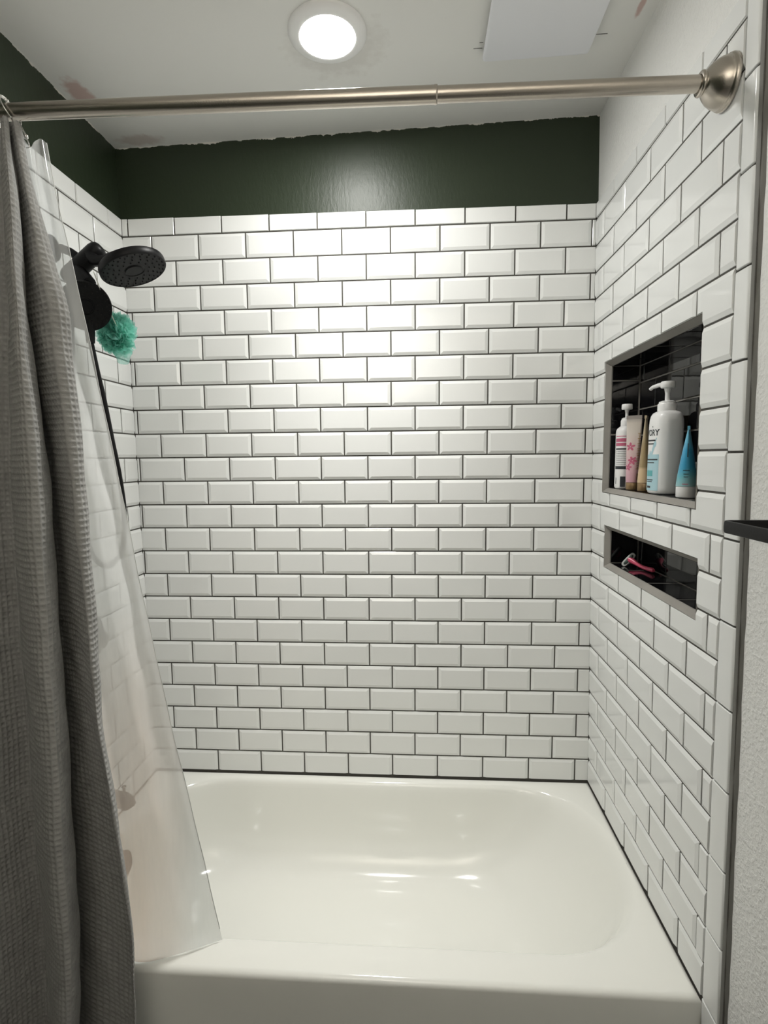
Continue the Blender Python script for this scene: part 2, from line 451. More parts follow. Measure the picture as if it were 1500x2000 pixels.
def tile_mesh(rects, mat, key):
    k = (key, tuple((tuple(round(v, 4) for v in r[:4]), r[4], r[5]) for r in rects))
    if k in CACHE: return CACHE[k]
    V, F = [], []
    for r in rects: tile_geo(V, F, *r)
    me = bpy.data.meshes.new('tile'); me.from_pydata(V, [], F); me.update(); me.materials.append(mat)
    CACHE[k] = me
    return me

def basis(side):
    if side == 'back': return lambda a, b: (Vector((a, 0, b)), Matrix(((1, 0, 0), (0, 0, -1), (0, 1, 0))))
    if side == 'right':   # local x -> -y, y -> up, z -> -x
        s = -0.0141
        up = Vector((s, 0, 1)).normalized(); xx = Vector((0, -1, 0)); nn = xx.cross(up)
        m = Matrix((xx, up, nn)).transposed()
        return lambda a, b: (Vector((XR(b), -a, b)), m)
    s = -0.0095
    up = Vector((s, 0, 1)).normalized(); xx = Vector((0, 1, 0)); nn = xx.cross(up)
    m = Matrix((xx, up, nn)).transposed()
    return lambda a, b: (Vector((XL(b), a, b)), m)

def put_tile(rects, side, parent, mat=None, jitter=1.0, key='w', name='tile', bas=None):
    """rects in wall coordinates (a along the course, b up); the first rect's corner is the tile's origin"""
    x0, x1, y0, y1 = rects[0][:4]
    cx, cy = (x0 + x1) / 2, (y0 + y1) / 2
    loc = [(r[0] - cx, r[1] - cx, r[2] - cy, r[3] - cy, r[4], r[5] if len(r) > 5 else (0, 0, 0, 0)) for r in rects]
    me = tile_mesh(loc, mat or M['tile'], key)
    o = bpy.data.objects.new(name, me); COL.objects.link(o)
    p, m = (bas or basis(side))(cx, cy)
    rx, ry, rz = (random.gauss(0, s) * jitter for s in (0.0045, 0.0026, 0.0009))
    jm = Matrix.Rotation(rx, 3, 'X') @ Matrix.Rotation(ry, 3, 'Y') @ Matrix.Rotation(rz, 3, 'Z')
    mw = (m @ jm).to_4x4(); mw.translation = p
    o.parent = parent; o.matrix_world = mw
    return o

h = G / 2
# back wall: joints of even courses at XO + (j - 9) P, odd courses half a tile on
XO = -0.0901
NTILE = 0
for k in range(24):
    zt, zb = ZB(k), ZB(k + 1)
    zm = (zt + zb) / 2
    xl, xr = XL(zm) + 0.001, XR(zm) - 0.001
    base = XO - 0.0023 * P * (k + 0.5) + (P / 2 if k % 2 else 0)
    js = [base + (j - 10) * P for j in range(0, 13)]
    js = [x for x in js if xl + 0.004 < x < xr - 0.004]
    edges = [xl - h + 0.002] + js + [xr + h - 0.002]
    for i, (a, b) in enumerate(zip(edges, edges[1:])):
        y0, y1 = zb + h, zt - h
        bev = [i > 0, i < len(edges) - 2, True, True]
        if k == 0: y1 = 1.8765 - 0.0062 * (a + b) / 2; bev[3] = False; bev[2] = False; bev[0] = bev[1] = False
        if k == 23: y0 = 0.0055; bev[2] = False
        if b - a < 0.05: bev = [False] * 4
        elif b - a < 0.09: bev[0] = bev[0] and i > 0
        put_tile([(a + h, b - h, y0, y1, tuple(bev), (0, 0, 0, 0))], 'back', wall_back)

# left wall: same courses, coordinate a = y
for k in range(24):
    zt, zb = ZB(k), ZB(k + 1)
    base = -0.080 - (P / 2 if k % 2 else 0) + 0.0003 * k
    js = [base - j * P for j in range(0, 6)]
    edges = sorted([y for y in js if -0.735 < y < -0.006] + [-0.002, -0.742])
    for i, (a, b) in enumerate(zip(edges, edges[1:])):
        y0, y1 = zb + h, zt - h
        bev = [i > 0, i < len(edges) - 2, True, True]
        if k == 0: y1 = 1.885 - 0.01 * 0; bev = [False] * 4
        if k == 23: y0 = 0.0055; bev[2] = False
        if b - a < 0.05: bev = [False] * 4
        put_tile([(a + h, b - h, y0, y1, tuple(bev), (0, 0, 0, 0))], 'left', wall_left)

# right wall: coordinate a = -y; courses broken by the two niches
def notch(a, b, z0, z1, bev, n):
    """the tile (a, b) x (z0, z1) with the niche n cut out of it: a list of rectangles (L-shaped tiles stay one tile)"""
    na, nb, n0, n1 = -n['y0'] - 0.001, -n['y1'] + 0.001, n['z0'] - 0.001, n['z1'] + 0.001
    if b <= na or a >= nb or z1 <= n0 or z0 >= n1: return [(a, b, z0, z1, tuple(bev), (0, 0, 0, 0))]
    out = []
    left, right = a < na - 0.004, b > nb + 0.004
    below, above = z0 < n0 - 0.003, z1 > n1 + 0.003
    lo, hi = max(a, na), min(b, nb)
    if below or above:
        za, zb_ = (z0, n0) if below else (n1, z1)
        bb = [bev[0] and not left, bev[1] and not right, bev[2] and below, bev[3] and above]
        out.append((lo, hi, za, zb_, tuple(bb), (int(left), int(right), 0, 0)))   # middle piece, open towards its neighbours
        if left: out.append((a, na, z0, z1, (bev[0], False, bev[2], bev[3]), (0, 1, 0, 0)))
        if right: out.append((nb, b, z0, z1, (False, bev[1], bev[2], bev[3]), (1, 0, 0, 0)))
    else:
        if left: out.append((a, na, z0, z1, (bev[0], False, bev[2], bev[3]), (0, 0, 0, 0)))
        if right: out.append((nb, b, z0, z1, (False, bev[1], bev[2], bev[3]), (0, 0, 0, 0)))
    return out

for k in range(24):
    zt, zb = ZB(k), ZB(k + 1)
    zm = (zt + zb) / 2
    ae = -YE(zm)
    half = (k % 2 == 0) if k < 11 else (k % 2 == 1)
    base = (0.4788 + (0.5 if half else 0) + 0.00278 * (k + 0.5)) * P
    js = [base + j * P for j in range(0, 6)]
    strip = None
    if 7 <= k <= 10: strip = NU
    if k == 13: strip = NL
    if strip is not None: edges = [0.002, -strip['y0'] - 0.001 + h, None, -strip['y1'] + 0.001 - h, ae]
    else: edges = [0.002] + [a for a in js if 0.012 < a < ae - 0.006] + [ae]
    for i, (a, b) in enumerate(zip(edges, edges[1:])):
        if a is None or b is None: continue
        y0, y1 = zb + h, zt - h
        bev = [i > 0 and strip is None, i < len(edges) - 2 and strip is None, True, True]
        if k == 0: y1 = 1.8755; bev = [False] * 4
        if k == 23: y0 = 0.0055; bev[2] = False
        if b - a < 0.035: bev = [False] * 4
        rects = [(a + h, b - h, y0, y1, tuple(bev), (0, 0, 0, 0))]
        if strip is None:
            for n in (NU, NL):
                rects = [q for r in rects for q in notch(r[0], r[1], r[2], r[3], r[4], n)] if len(rects) == 1 else rects
        if rects: put_tile(rects, 'right', wall_right)

# bullnose column on the right wall's open edge
bz = [1.888, 1.731, 1.580, 1.422, 1.267, 1.110, 0.953, 0.799, 0.640, 0.483, 0.325, 0.167, 0.007, -0.150, -0.307]
for zt, zb in zip(bz, bz[1:]):
    zm = (zt + zb) / 2; a0 = -YE(zm) + h; a1 = 0.7985
    H = zt - zb - G; W = a1 - a0
    key = ('bn', round(W, 4), round(H, 4))
    if key not in CACHE:
        prof = [(-W / 2, -0.004), (-W / 2, ED), (-W / 2 + 0.0015, FACE - 0.0008), (-W / 2 + 0.006, FACE)]
        for t in (0, 22, 45, 68, 90):
            prof.append((W / 2 - 0.008 + 0.008 * math.sin(math.radians(t)), FACE - 0.0075 + 0.0075 * math.cos(math.radians(t))))
        prof.append((W / 2, -0.006))
        V, F = [], []
        n = len(prof)
        for yy, ins in ((-H / 2, 0.001), (-H / 2 + 0.001, 0), (H / 2 - 0.001, 0), (H / 2, 0.001)):
            for x, z in prof: V.append((x, yy, z - ins))
        for r in range(3):
            for i in range(n - 1): F.append((r * n + i, r * n + i + 1, (r + 1) * n + i + 1, (r + 1) * n + i))
        F.append(tuple(range(n - 1, -1, -1))); F.append(tuple(range(3 * n, 4 * n)))
        F = [f[::-1] if len(f) == 4 else f for f in F]
        me = bpy.data.meshes.new('bullnose_tile'); me.from_pydata(V, [], F); me.update()
        bmx = bmesh.new(); bmx.from_mesh(me); bmesh.ops.recalc_face_normals(bmx, faces=bmx.faces); bmx.to_mesh(me); bmx.free()
        me.materials.append(M['bullnose'])
        me.polygons.foreach_set('use_smooth', [True] * len(me.polygons)); me.set_sharp_from_angle(angle=math.radians(40))
        CACHE[key] = me
    o = bpy.data.objects.new('bullnose_tile', CACHE[key]); COL.objects.link(o)
    p, m = basis('right')((a0 + a1) / 2, zm)
    jm = Matrix.Rotation(random.gauss(0, 0.003), 3, 'X') @ Matrix.Rotation(random.gauss(0, 0.006), 3, 'Y')
    mw = (m @ jm).to_4x4(); mw.translation = p
    o.parent = wall_right; o.matrix_world = mw

# ------------------------------------------------------------------ niches: chamfered edging, grout lining, black tiles
def niche(n, depth, back_rows, back_joints, side_z, floor_y):
    c = 0.012
    y0, y1, z0, z1 = n['y0'], n['y1'], n['z0'], n['z1']
    xf = XR((z0 + z1) / 2) - 0.0035
    xb = depth + 0.004
    def rect(x, d): return [(x, y0 - d, z0 + d), (x, y1 + d, z0 + d), (x, y1 + d, z1 - d), (x, y0 - d, z1 - d)]
    V = rect(xf + 0.003, -0.001) + rect(xf, 0.0) + rect(xf + 0.0135, c) + rect(xb, c)
    F = []
    for r in range(3):
        for k in range(4): F.append((r * 4 + k, r * 4 + (k + 1) % 4, r * 4 + 4 + (k + 1) % 4, r * 4 + 4 + k))
    F.append((12, 13, 14, 15))
    nb = mesh_obj('niche', V, F, M['grout_niche'], wall_right)
    g = 0.0042; t = 0.0016
    ya, yb, za, zb = y0 - c, y1 + c, z0 + c, z1 - c
    def flat(side, a0, a1, b0, b1):
        """one black tile inside the niche on its back, left, floor or top"""
        A, B = (a0 + a1) / 2, (b0 + b1) / 2
        if side == 'back': m = Matrix(((0, 0, -1), (-1, 0, 0), (0, 1, 0))); p = Vector((xb - 0.0005, -A, B))
        elif side == 'near': m = Matrix(((1, 0, 0), (0, 0, -1), (0, 1, 0))); p = Vector((A, ya + 0.0005, B))
        elif side == 'far': m = Matrix(((-1, 0, 0), (0, 0, 1), (0, 1, 0))); p = Vector((A, yb - 0.0005, B))
        elif side == 'floor': m = Matrix(((1, 0, 0), (0, 1, 0), (0, 0, 1))); p = Vector((A, B, za - 0.0005))
        else: m = Matrix(((1, 0, 0), (0, -1, 0), (0, 0, -1))); p = Vector((A, B, zb + 0.0005))
        w, hh = (a1 - a0 - g) / 2, (b1 - b0 - g) / 2
        key = ('bk', round(w, 4), round(hh, 4))
        if key not in CACHE:
            V = []; F = []
            for ins, z in ((0, -0.001), (0, t - 0.0006), (0.0012, t)):
                V += [(-w + ins, -hh + ins, z), (w - ins, -hh + ins, z), (w - ins, hh - ins, z), (-w + ins, hh - ins, z)]
            for r in range(2):
                for k in range(4): F.append((r * 4 + k, r * 4 + (k + 1) % 4, r * 4 + 4 + (k + 1) % 4, r * 4 + 4 + k))
            F.append((8, 9, 10, 11))
            me = bpy.data.meshes.new('black_tile'); me.from_pydata(V, [], F); me.update(); me.materials.append(M['tile_black']); CACHE[key] = me
        o = bpy.data.objects.new('black_tile', CACHE[key]); COL.objects.link(o)
        jm = Matrix.Rotation(random.gauss(0, 0.004), 3, 'X') @ Matrix.Rotation(random.gauss(0, 0.003), 3, 'Y')
        mw = (m @ jm).to_4x4(); mw.translation = p
        o.parent = nb; o.matrix_world = mw
    for i, (b0, b1) in enumerate(zip(back_rows, back_rows[1:])):
        e = [-ya + 0.002] + [a for a in back_joints[i % 2] if -ya + 0.012 < a < -yb - 0.012] + [-yb - 0.002]
        for a0, a1 in zip(e, e[1:]): flat('back', a0, a1, b0, b1)
    xs = xf + 0.0145
    for b0, b1 in zip(side_z, side_z[1:]):
        flat('near', xs, xb - 0.003, b0, b1); flat('far', xs, xb - 0.003, b0, b1)
    for b0, b1 in zip(floor_y, floor_y[1:]):
        flat('floor', xs, xb - 0.003, b1, b0); flat('top', xs, xb - 0.003, b1, b0)
    return nb
niche(NU, 0.100, [1.010, 1.088, 1.165, 1.242, 1.319, 1.369], [[0.145, 0.30, 0.455, 0.61], [0.224, 0.38, 0.535]][::1] , [1.010, 1.169, 1.326, 1.369], [-0.117, -0.24, -0.395, -0.55, -0.638])
niche(NL, 0.105, [0.784, 0.856, 0.885], [[0.165, 0.32, 0.474], [0.24, 0.40, 0.55]], [0.784, 0.885], [-0.137, -0.242, -0.396, -0.554, -0.652])

# pencil marks on the ceiling beside the vent
for (x0, x1, y) in ((-0.408, -0.386, -0.300), (-0.114, -0.085, -0.315), (-0.395, -0.386, -0.318)):
    V, F = [], []; box_geo(V, F, x0, x1, y - 0.0006, y + 0.0006, CEIL(x0) - 0.0006, CEIL(x0) + 0.001)
    mesh_obj('pencil_mark', V, F, M['pencil'], ceiling)

# ------------------------------------------------------------------ bathtub
def bathtub():
    t = thing('bathtub', 'white enamel alcove bathtub with a plain apron below the tiled walls', 'bathtub', (-0.74, -0.37, ZF))
    n = 160
    ox0, ox1, oy0, oy1 = -1.4985, 0.0262, -0.735, -0.001
    cx, cy = -0.72, -0.345
    def opening(xl, xr, aL, aR, b, yc, ex=2.3):
        pts = []
        for i in range(n):
            th = 2 * math.pi * i / n
            ct, st = math.cos(th), math.sin(th)
            # quarter caps joined by straight sides: spread the angle over the whole outline
            if ct >= 0: x = (xr - aR) + aR * abs(ct) ** (2 / ex)
            else: x = (xl + aL) - aL * abs(ct) ** (2 / ex)
            pts.append([x, yc + b * math.copysign(abs(st) ** (2 / ex), st)])
        return pts
    def resample(pts, m):
        p = np.array(pts + [pts[0]]); d = np.r_[0, np.cumsum(np.hypot(*np.diff(p, axis=0).T))]
        s = np.linspace(0, d[-1], m, endpoint=False)
        return np.c_[np.interp(s, d, p[:, 0]), np.interp(s, d, p[:, 1])]
    # levels: depth z, left/right extents, half width, centre y
    lv = []
    for z, dl, dr, db in ((0.0, 0, 0, 0), (-0.0015, .004, .004, .004), (-0.005, .009, .010, .008), (-0.012, .014, .018, .0125), (-0.024, .018, .028, .016), (-0.05, .022, .045, .020),
                          (-0.09, .030, .070, .027), (-0.13, .038, .100, .034), (-0.17, .048, .135, .042), (-0.205, .062, .175, .055), (-0.235, .085, .215, .076),
                          (-0.256, .112, .255, .100), (-0.268, .145, .30, .130), (-0.274, .19, .355, .165), (-0.277, .26, .43, .205)):
        lv.append((z, -1.452 + dl, 0.013 - dr, 0.312 - db))
    rings = []
    for z, xl, xr, b in lv:
        f = b / 0.312
        ring = resample(opening(xl, xr, 0.26 * min(1, f + .25), 0.265 * min(1, f + .25), b, cy), n)
        rings.append([(x, y, z) for x, y in ring])
    V, F = [], []
    for r in rings: V.extend(r)
    for a in range(len(rings) - 1):
        for i in range(n):
            j = (i + 1) % n
            F.append((a * n + i, (a + 1) * n + i, (a + 1) * n + j, a * n + j))
    last = (len(rings) - 1) * n
    F.append(tuple(last + i for i in range(n))[::-1])
    # deck: ring to rectangle
    def to_rect(x, y, ins):
        x0, x1, y0, y1 = ox0 + ins, ox1 - ins, oy0 + ins, oy1 - ins
        dx, dy = x - cx, y - cy
        s = min([(x1 - cx) / dx if dx > 1e-9 else 1e9, (x0 - cx) / dx if dx < -1e-9 else 1e9, (y1 - cy) / dy if dy > 1e-9 else 1e9, (y0 - cy) / dy if dy < -1e-9 else 1e9])
        return [cx + dx * s, cy + dy * s]
    R0 = rings[0]
    def loop(ins):
        pts = [to_rect(x, y, ins) for x, y, _ in R0]
        for X in (ox0 + ins, ox1 - ins):
            for Y in (oy0 + ins, oy1 - ins):
                k = min(range(n), key=lambda i: (pts[i][0] - X) ** 2 + (pts[i][1] - Y) ** 2); pts[k] = [X, Y]
        return pts
    r_ = 0.014
    loops = [[(x, y, 0.0) for x, y in loop(r_)]]
    for a in (22, 45, 68, 90):
        s, c_ = math.sin(math.radians(a)), math.cos(math.radians(a))
        loops.append([(x, y, -r_ + r_ * c_) for x, y in loop(r_ - r_ * s)])
    loops.append([(x, y, -0.05) for x, y in loop(0.0)])
    loops.append([(x, y, ZF + 0.001) for x, y in loop(0.004)])
    prev = 0
    for lp in loops:
        st = len(V); V.extend(lp)
        for i in range(n):
            j = (i + 1) % n
            F.append((prev + i, prev + j, st + j, st + i))
        prev = st
    V = [(x - t.location.x, y - t.location.y, z - t.location.z) for x, y, z in V]
    o = mesh_obj('tub_shell', V, F, M['enamel'], t, smooth=True, sharp=50)
    bm_ = bmesh.new(); bm_.from_mesh(o.data); bmesh.ops.recalc_face_normals(bm_, faces=bm_.faces); bm_.to_mesh(o.data); bm_.free()
    V, F = lathe_geo([(0.036, 0), (0.036, 0.006), (0.03, 0.011), (0, 0.012)], (-1.428 + .74, -0.345 + .37, -0.085 - ZF), (1, 0, 0.15), seg=28)
    mesh_obj('overflow_plate', V, F, M['black'], t, smooth=True, sharp=40)
bathtub()

# ------------------------------------------------------------------ ceiling light (and an added fill uplight, behind the camera)
def ceiling_light():
    x, y = -0.763, -0.388
    t = thing('ceiling_light', 'round white flush ceiling light switched on above the tub', 'lamp', (x, y, CEIL(x)))
    tilt = math.atan(0.0186)
    t.rotation_euler = (0, -tilt, 0)
    V, F = lathe_geo([(0.094, 0.002), (0.094, -0.003), (0.0925, -0.0060), (0.086, -0.0095), (0.077, -0.0120), (0.0695, -0.0130), (0.0668, -0.0125), (0.0660, -0.010), (0.0660, 0.002)], seg=64)
    mesh_obj('trim_ring', V, F, M['trim_plastic'], t, smooth=True, sharp=50)
    V, F = lathe_geo([(0.0658, -0.0105), (0.055, -0.0130), (0.035, -0.0145), (0, -0.0150)], seg=64)
    mesh_obj('diffuser', V, F, M['lamp'], t, smooth=True)
    ld = bpy.data.lights.new('led_beam', 'AREA'); ld.shape = 'DISK'; ld.size = 0.125; ld.energy = BEAM; ld.color = LAMP_COL
    ld.spread = math.radians(BEAM_SPREAD)
    lo = bpy.data.objects.new('led_beam', ld); COL.objects.link(lo); lo.parent = t; lo.location = (0, 0, -0.0175)
ceiling_light()

def added_uplight():  # no lamp is known here; this one is added for soft fill
    x, y, z = -0.75, -2.45, 1.50
    t = thing('fill_uplight', 'white bowl uplight added out of view behind the viewer as fill light', 'lamp', (x, y, z))
    prof = [(0, -0.10), (0.06, -0.095), (0.12, -0.07), (0.165, -0.03), (0.185, 0.02), (0.18, 0.02), (0.155, -0.025), (0.11, -0.06), (0.05, -0.08), (0, -0.085)]
    V, F = lathe_geo(prof, seg=40)
    mesh_obj('bowl', V, F, M['trim_plastic'], t, smooth=True, sharp=60)
    V, F = lathe_geo([(0.150, -0.020), (0.10, -0.016), (0, -0.014)], seg=40)
    mesh_obj('fill_panel', V, F, M['added_fill'], t, smooth=True)
    V, F = tube_geo([(0, -0.12, -0.03), (0, -0.20, -0.03), (0, -0.298, -0.03)], [0.02, 0.02, 0.035], 16)
    mesh_obj('wall_arm', V, F, M['trim_plastic'], t, smooth=True, sharp=50)
added_uplight()

# ------------------------------------------------------------------ exhaust vent cover
def vent():
    x0, x1, y0, y1 = -0.384, -0.120, -0.555, -0.279
    cx, cy = (x0 + x1) / 2, (y0 + y1) / 2
    t = thing('exhaust_vent', 'flat white square exhaust fan cover hanging just below the ceiling', 'vent', (cx, cy, CEIL(cx)))
    t.rotation_euler = (0, -math.atan(0.0186), 0)
    w, hh = (x1 - x0) / 2, (y1 - y0) / 2
    V, F = [], []
    box_geo(V, F, -w + .03, w - .03, -hh + .03, hh - .03, -0.012, 0.004)
    mesh_obj('housing', V, F, M['vent'], t)
    V = []; F = []
    def rr(ins, z, r=0.008):
        pts = []
        for sx, sy, a0 in ((1, 1, 0), (-1, 1, 90), (-1, -1, 180), (1, -1, 270)):
            for a in (0, 30, 60, 90):
                q = math.radians(a0 + a)
                pts.append((sx * (w - r) + (r - ins) * math.cos(q), sy * (hh - r) + (r - ins) * math.sin(q), z))
        return pts
    for ins, z in ((0.006, -0.012), (0, -0.012), (0, -0.017), (0.0015, -0.0195), (0.004, -0.0205)): V += rr(ins, z)
    for r in range(4):
        for k in range(16): F.append((r * 16 + k, r * 16 + 16 + k, r * 16 + 16 + (k + 1) % 16, r * 16 + (k + 1) % 16))
    F.append(tuple(range(64, 80))[::-1]); F.append(tuple(range(0, 16)))
    o = mesh_obj('cover', V, F, M['vent'], t, smooth=True, sharp=35)
    b = bmesh.new(); b.from_mesh(o.data); bmesh.ops.recalc_face_normals(b, faces=b.faces); b.to_mesh(o.data); b.free()
vent()

# ------------------------------------------------------------------ curtain rod
ROD_Y = -0.712
RODZ = lambda x: 1.7575 - 0.0125 * (x + 0.03)      # the rod sags a trace to the right
def rod():
    t = thing('curtain_rod', 'brushed nickel tension rod spanning the shower opening', 'rod', (-0.75, ROD_Y, RODZ(-0.75)))
    T = t.location
    def seg(name, xa, xb, r):
        V, F = tube_geo([Vector((x, ROD_Y, RODZ(x))) - T for x in np.linspace(xa, xb, 6)], r, 32)
        mesh_obj(name, V, F, M['nickel'], t, smooth=True, sharp=50)
    seg('outer_tube', -1.495, -0.516, 0.0148)
    seg('inner_tube', -0.517, -0.012, 0.0136)
    V, F = lathe_geo([(0.0152, -0.003), (0.0155, 0), (0.0152, 0.003), (0.0138, 0.0035)], Vector((-0.516, ROD_Y, RODZ(-0.516))) - T, (1, 0, -0.0125), seg=32)
    mesh_obj('collar', V, F, M['nickel'], t, smooth=True)
    for xw, s in ((XR(1.757) - 0.0052, -1), (XL(1.77) + 0.0052, 1)):
        prof = [(0.0, 0.0), (0.043, 0.0), (0.0435, 0.004), (0.042, 0.008), (0.041, 0.0085), (0.0405, 0.011), (0.038, 0.019), (0.0335, 0.027), (0.027, 0.0345), (0.0215, 0.039), (0.0185, 0.041),
                (0.0178, 0.0425), (0.0195, 0.044), (0.0205, 0.0465), (0.0195, 0.049), (0.0172, 0.0505), (0.0142, 0.0505)]
        V, F = lathe_geo(prof, Vector((xw, ROD_Y, RODZ(xw))) - T, (s, 0, -0.0125 * s), seg=48)
        o = mesh_obj('end_flange', V, F, M['nickel'], t, smooth=True, sharp=60)
        b = bmesh.new(); b.from_mesh(o.data); bmesh.ops.recalc_face_normals(b, faces=b.faces); b.to_mesh(o.data); b.free()
rod()

def catmull(P, m):
    """smooth curve through the rows of P, m samples per span"""
    P = np.array(P, float); n = len(P)
    Q_ = np.vstack([2 * P[0] - P[1], P, 2 * P[-1] - P[-2]])
    out = []
    for i in range(n - 1):
        p0, p1, p2, p3 = Q_[i:i + 4]
        for t in np.linspace(0, 1, m, endpoint=False):
            out.append(0.5 * (2 * p1 + (p2 - p0) * t + (2 * p0 - 5 * p1 + 4 * p2 - p3) * t * t + (3 * p1 - p0 - 3 * p2 + p3) * t ** 3))
    out.append(P[-1])
    return np.array(out)

def cloth(levels, z_samples, cols, monotone=True):
    """levels: [(z, [(x, y) ...])] top to bottom -> grid (nz, nc, 3); columns keep their place between features"""
    zs = np.array([l[0] for l in levels]); A = np.array([l[1] for l in levels])
    k = A.shape[1]
    # smooth the features in z first
    fz = np.empty((len(z_samples), k, 2))
    for i in range(k):
        for d in range(2):
            v = np.interp(z_samples, zs[::-1], A[::-1, i, d])
            ker = max(3, len(z_samples) // 14) | 1
            w_ = np.hanning(ker + 2)[1:-1]; w_ /= w_.sum()
            vp = np.r_[2 * v[0] - v[ker // 2:0:-1], v, 2 * v[-1] - v[-2:-ker // 2 - 1:-1]]
            fz[:, i, d] = np.convolve(vp, w_, 'valid')[:len(v)]
    # arc-length columns from the middle level
    mid = catmull(fz[len(z_samples) // 2], 24)
    d = np.r_[0, np.cumsum(np.hypot(*np.diff(mid, axis=0).T))]
    total = d[-1]
    s = np.linspace(0, total, cols)
    idx = np.interp(s, d, np.arange(len(d)))
    grid = np.empty((len(z_samples), cols, 3))
    for r, z in enumerate(z_samples):
        c = catmull(fz[r], 24)
        grid[r, :, 0] = np.interp(idx, np.arange(len(c)), c[:, 0])
        grid[r, :, 1] = np.interp(idx, np.arange(len(c)), c[:, 1])
        grid[r, :, 2] = z
    return grid, s

def grid_mesh(name, g, mat, parent, smooth=True):
    nz, nc, _ = g.shape
    i = np.arange(nz * nc).reshape(nz, nc)
    q = np.stack([i[:-1, :-1], i[1:, :-1], i[1:, 1:], i[:-1, 1:]], -1).reshape(-1, 4)
    me = bpy.data.meshes.new(name)
    me.vertices.add(nz * nc); me.vertices.foreach_set('co', g.reshape(-1).astype(np.float32))
    me.loops.add(len(q) * 4); me.loops.foreach_set('vertex_index', q.reshape(-1).astype(np.int32))
    me.polygons.add(len(q)); me.polygons.foreach_set('loop_start', np.arange(0, len(q) * 4, 4, dtype=np.int32))
    me.update(calc_edges=True); me.validate()
    return link(name, me, mat, parent, smooth)

FAB = [
(1.748, [(-1.498, -0.7215), (-1.4258, -0.739), (-1.3537, -0.7127), (-1.3322, -0.7315), (-1.3227, -0.7428), (-1.3175, -0.7428), (-1.3221, -0.7315), (-1.3393, -0.7127), (-1.3348, -0.7127), (-1.3265, -0.7215), (-1.3099, -0.7315), (-1.3065, -0.7252), (-1.3172, -0.719)]) ,
(1.7081, [(-1.498, -0.742), (-1.4206, -0.77), (-1.3432, -0.728), (-1.3132, -0.758), (-1.2977, -0.776), (-1.2914, -0.776), (-1.3003, -0.758), (-1.3259, -0.728), (-1.3214, -0.728), (-1.3093, -0.742), (-1.2865, -0.758), (-1.2839, -0.748), (-1.2972, -0.738)]) ,
(1.5764, [(-1.498, -0.76), (-1.4184, -0.816), (-1.3388, -0.742), (-1.2932, -0.792), (-1.2598, -0.828), (-1.2487, -0.828), (-1.2671, -0.792), (-1.3073, -0.742), (-1.3025, -0.742), (-1.2869, -0.76), (-1.2483, -0.792), (-1.2486, -0.772), (-1.2688, -0.752)]) ,
(1.3862, [(-1.498, -0.78), (-1.4191, -0.85), (-1.3402, -0.745), (-1.2749, -0.82), (-1.2349, -0.865), (-1.2243, -0.865), (-1.2501, -0.82), (-1.3092, -0.745), (-1.3025, -0.745), (-1.271, -0.78), (-1.2053, -0.82), (-1.1869, -0.795), (-1.2094, -0.77)]) ,
(1.0822, [(-1.498, -0.78), (-1.4316, -0.85), (-1.3653, -0.745), (-1.2979, -0.82), (-1.2439, -0.865), (-1.2161, -0.865), (-1.2279, -0.82), (-1.2854, -0.745), (-1.2737, -0.745), (-1.2344, -0.78), (-1.1829, -0.82), (-1.1768, -0.795), (-1.1992, -0.77)]) ,
(0.759, [(-1.498, -0.78), (-1.4339, -0.85), (-1.3699, -0.745), (-1.302, -0.82), (-1.2477, -0.865), (-1.2198, -0.865), (-1.2317, -0.82), (-1.2896, -0.745), (-1.2699, -0.745), (-1.2166, -0.78), (-1.1716, -0.82), (-1.1712, -0.795), (-1.1937, -0.77)]) ,
(0.6026, [(-1.498, -0.78), (-1.433, -0.85), (-1.3679, -0.745), (-1.2999, -0.82), (-1.2455, -0.865), (-1.2172, -0.865), (-1.2286, -0.82), (-1.2863, -0.745), (-1.2568, -0.7536), (-1.1974, -0.7886), (-1.1661, -0.82), (-1.1732, -0.795), (-1.1958, -0.77)]) ,
(0.3874, [(-1.498, -0.78), (-1.4364, -0.85), (-1.3749, -0.745), (-1.3063, -0.82), (-1.2512, -0.865), (-1.2223, -0.865), (-1.2335, -0.82), (-1.2917, -0.745), (-1.241, -0.765), (-1.1595, -0.8), (-1.1421, -0.82), (-1.1542, -0.795), (-1.1765, -0.77)]) ,
(0.1635, [(-1.498, -0.78), (-1.4343, -0.85), (-1.3706, -0.745), (-1.3021, -0.82), (-1.2487, -0.865), (-1.2216, -0.865), (-1.2343, -0.82), (-1.2926, -0.745), (-1.234, -0.765), (-1.139, -0.8), (-1.1235, -0.82), (-1.1367, -0.795), (-1.1586, -0.77)]) ,
(-0.0712, [(-1.498, -0.78), (-1.438, -0.85), (-1.378, -0.745), (-1.3089, -0.82), (-1.2579, -0.865), (-1.2344, -0.865), (-1.2504, -0.82), (-1.3101, -0.745), (-1.2478, -0.765), (-1.1463, -0.8), (-1.1311, -0.82), (-1.145, -0.795), (-1.1673, -0.77)]) ,
(-0.4823, [(-1.498, -0.78), (-1.4448, -0.85), (-1.3916, -0.745), (-1.3212, -0.82), (-1.2716, -0.865), (-1.2507, -0.865), (-1.2696, -0.82), (-1.331, -0.745), (-1.268, -0.765), (-1.1659, -0.8), (-1.1496, -0.82), (-1.1633, -0.795), (-1.1864, -0.77)]) ]

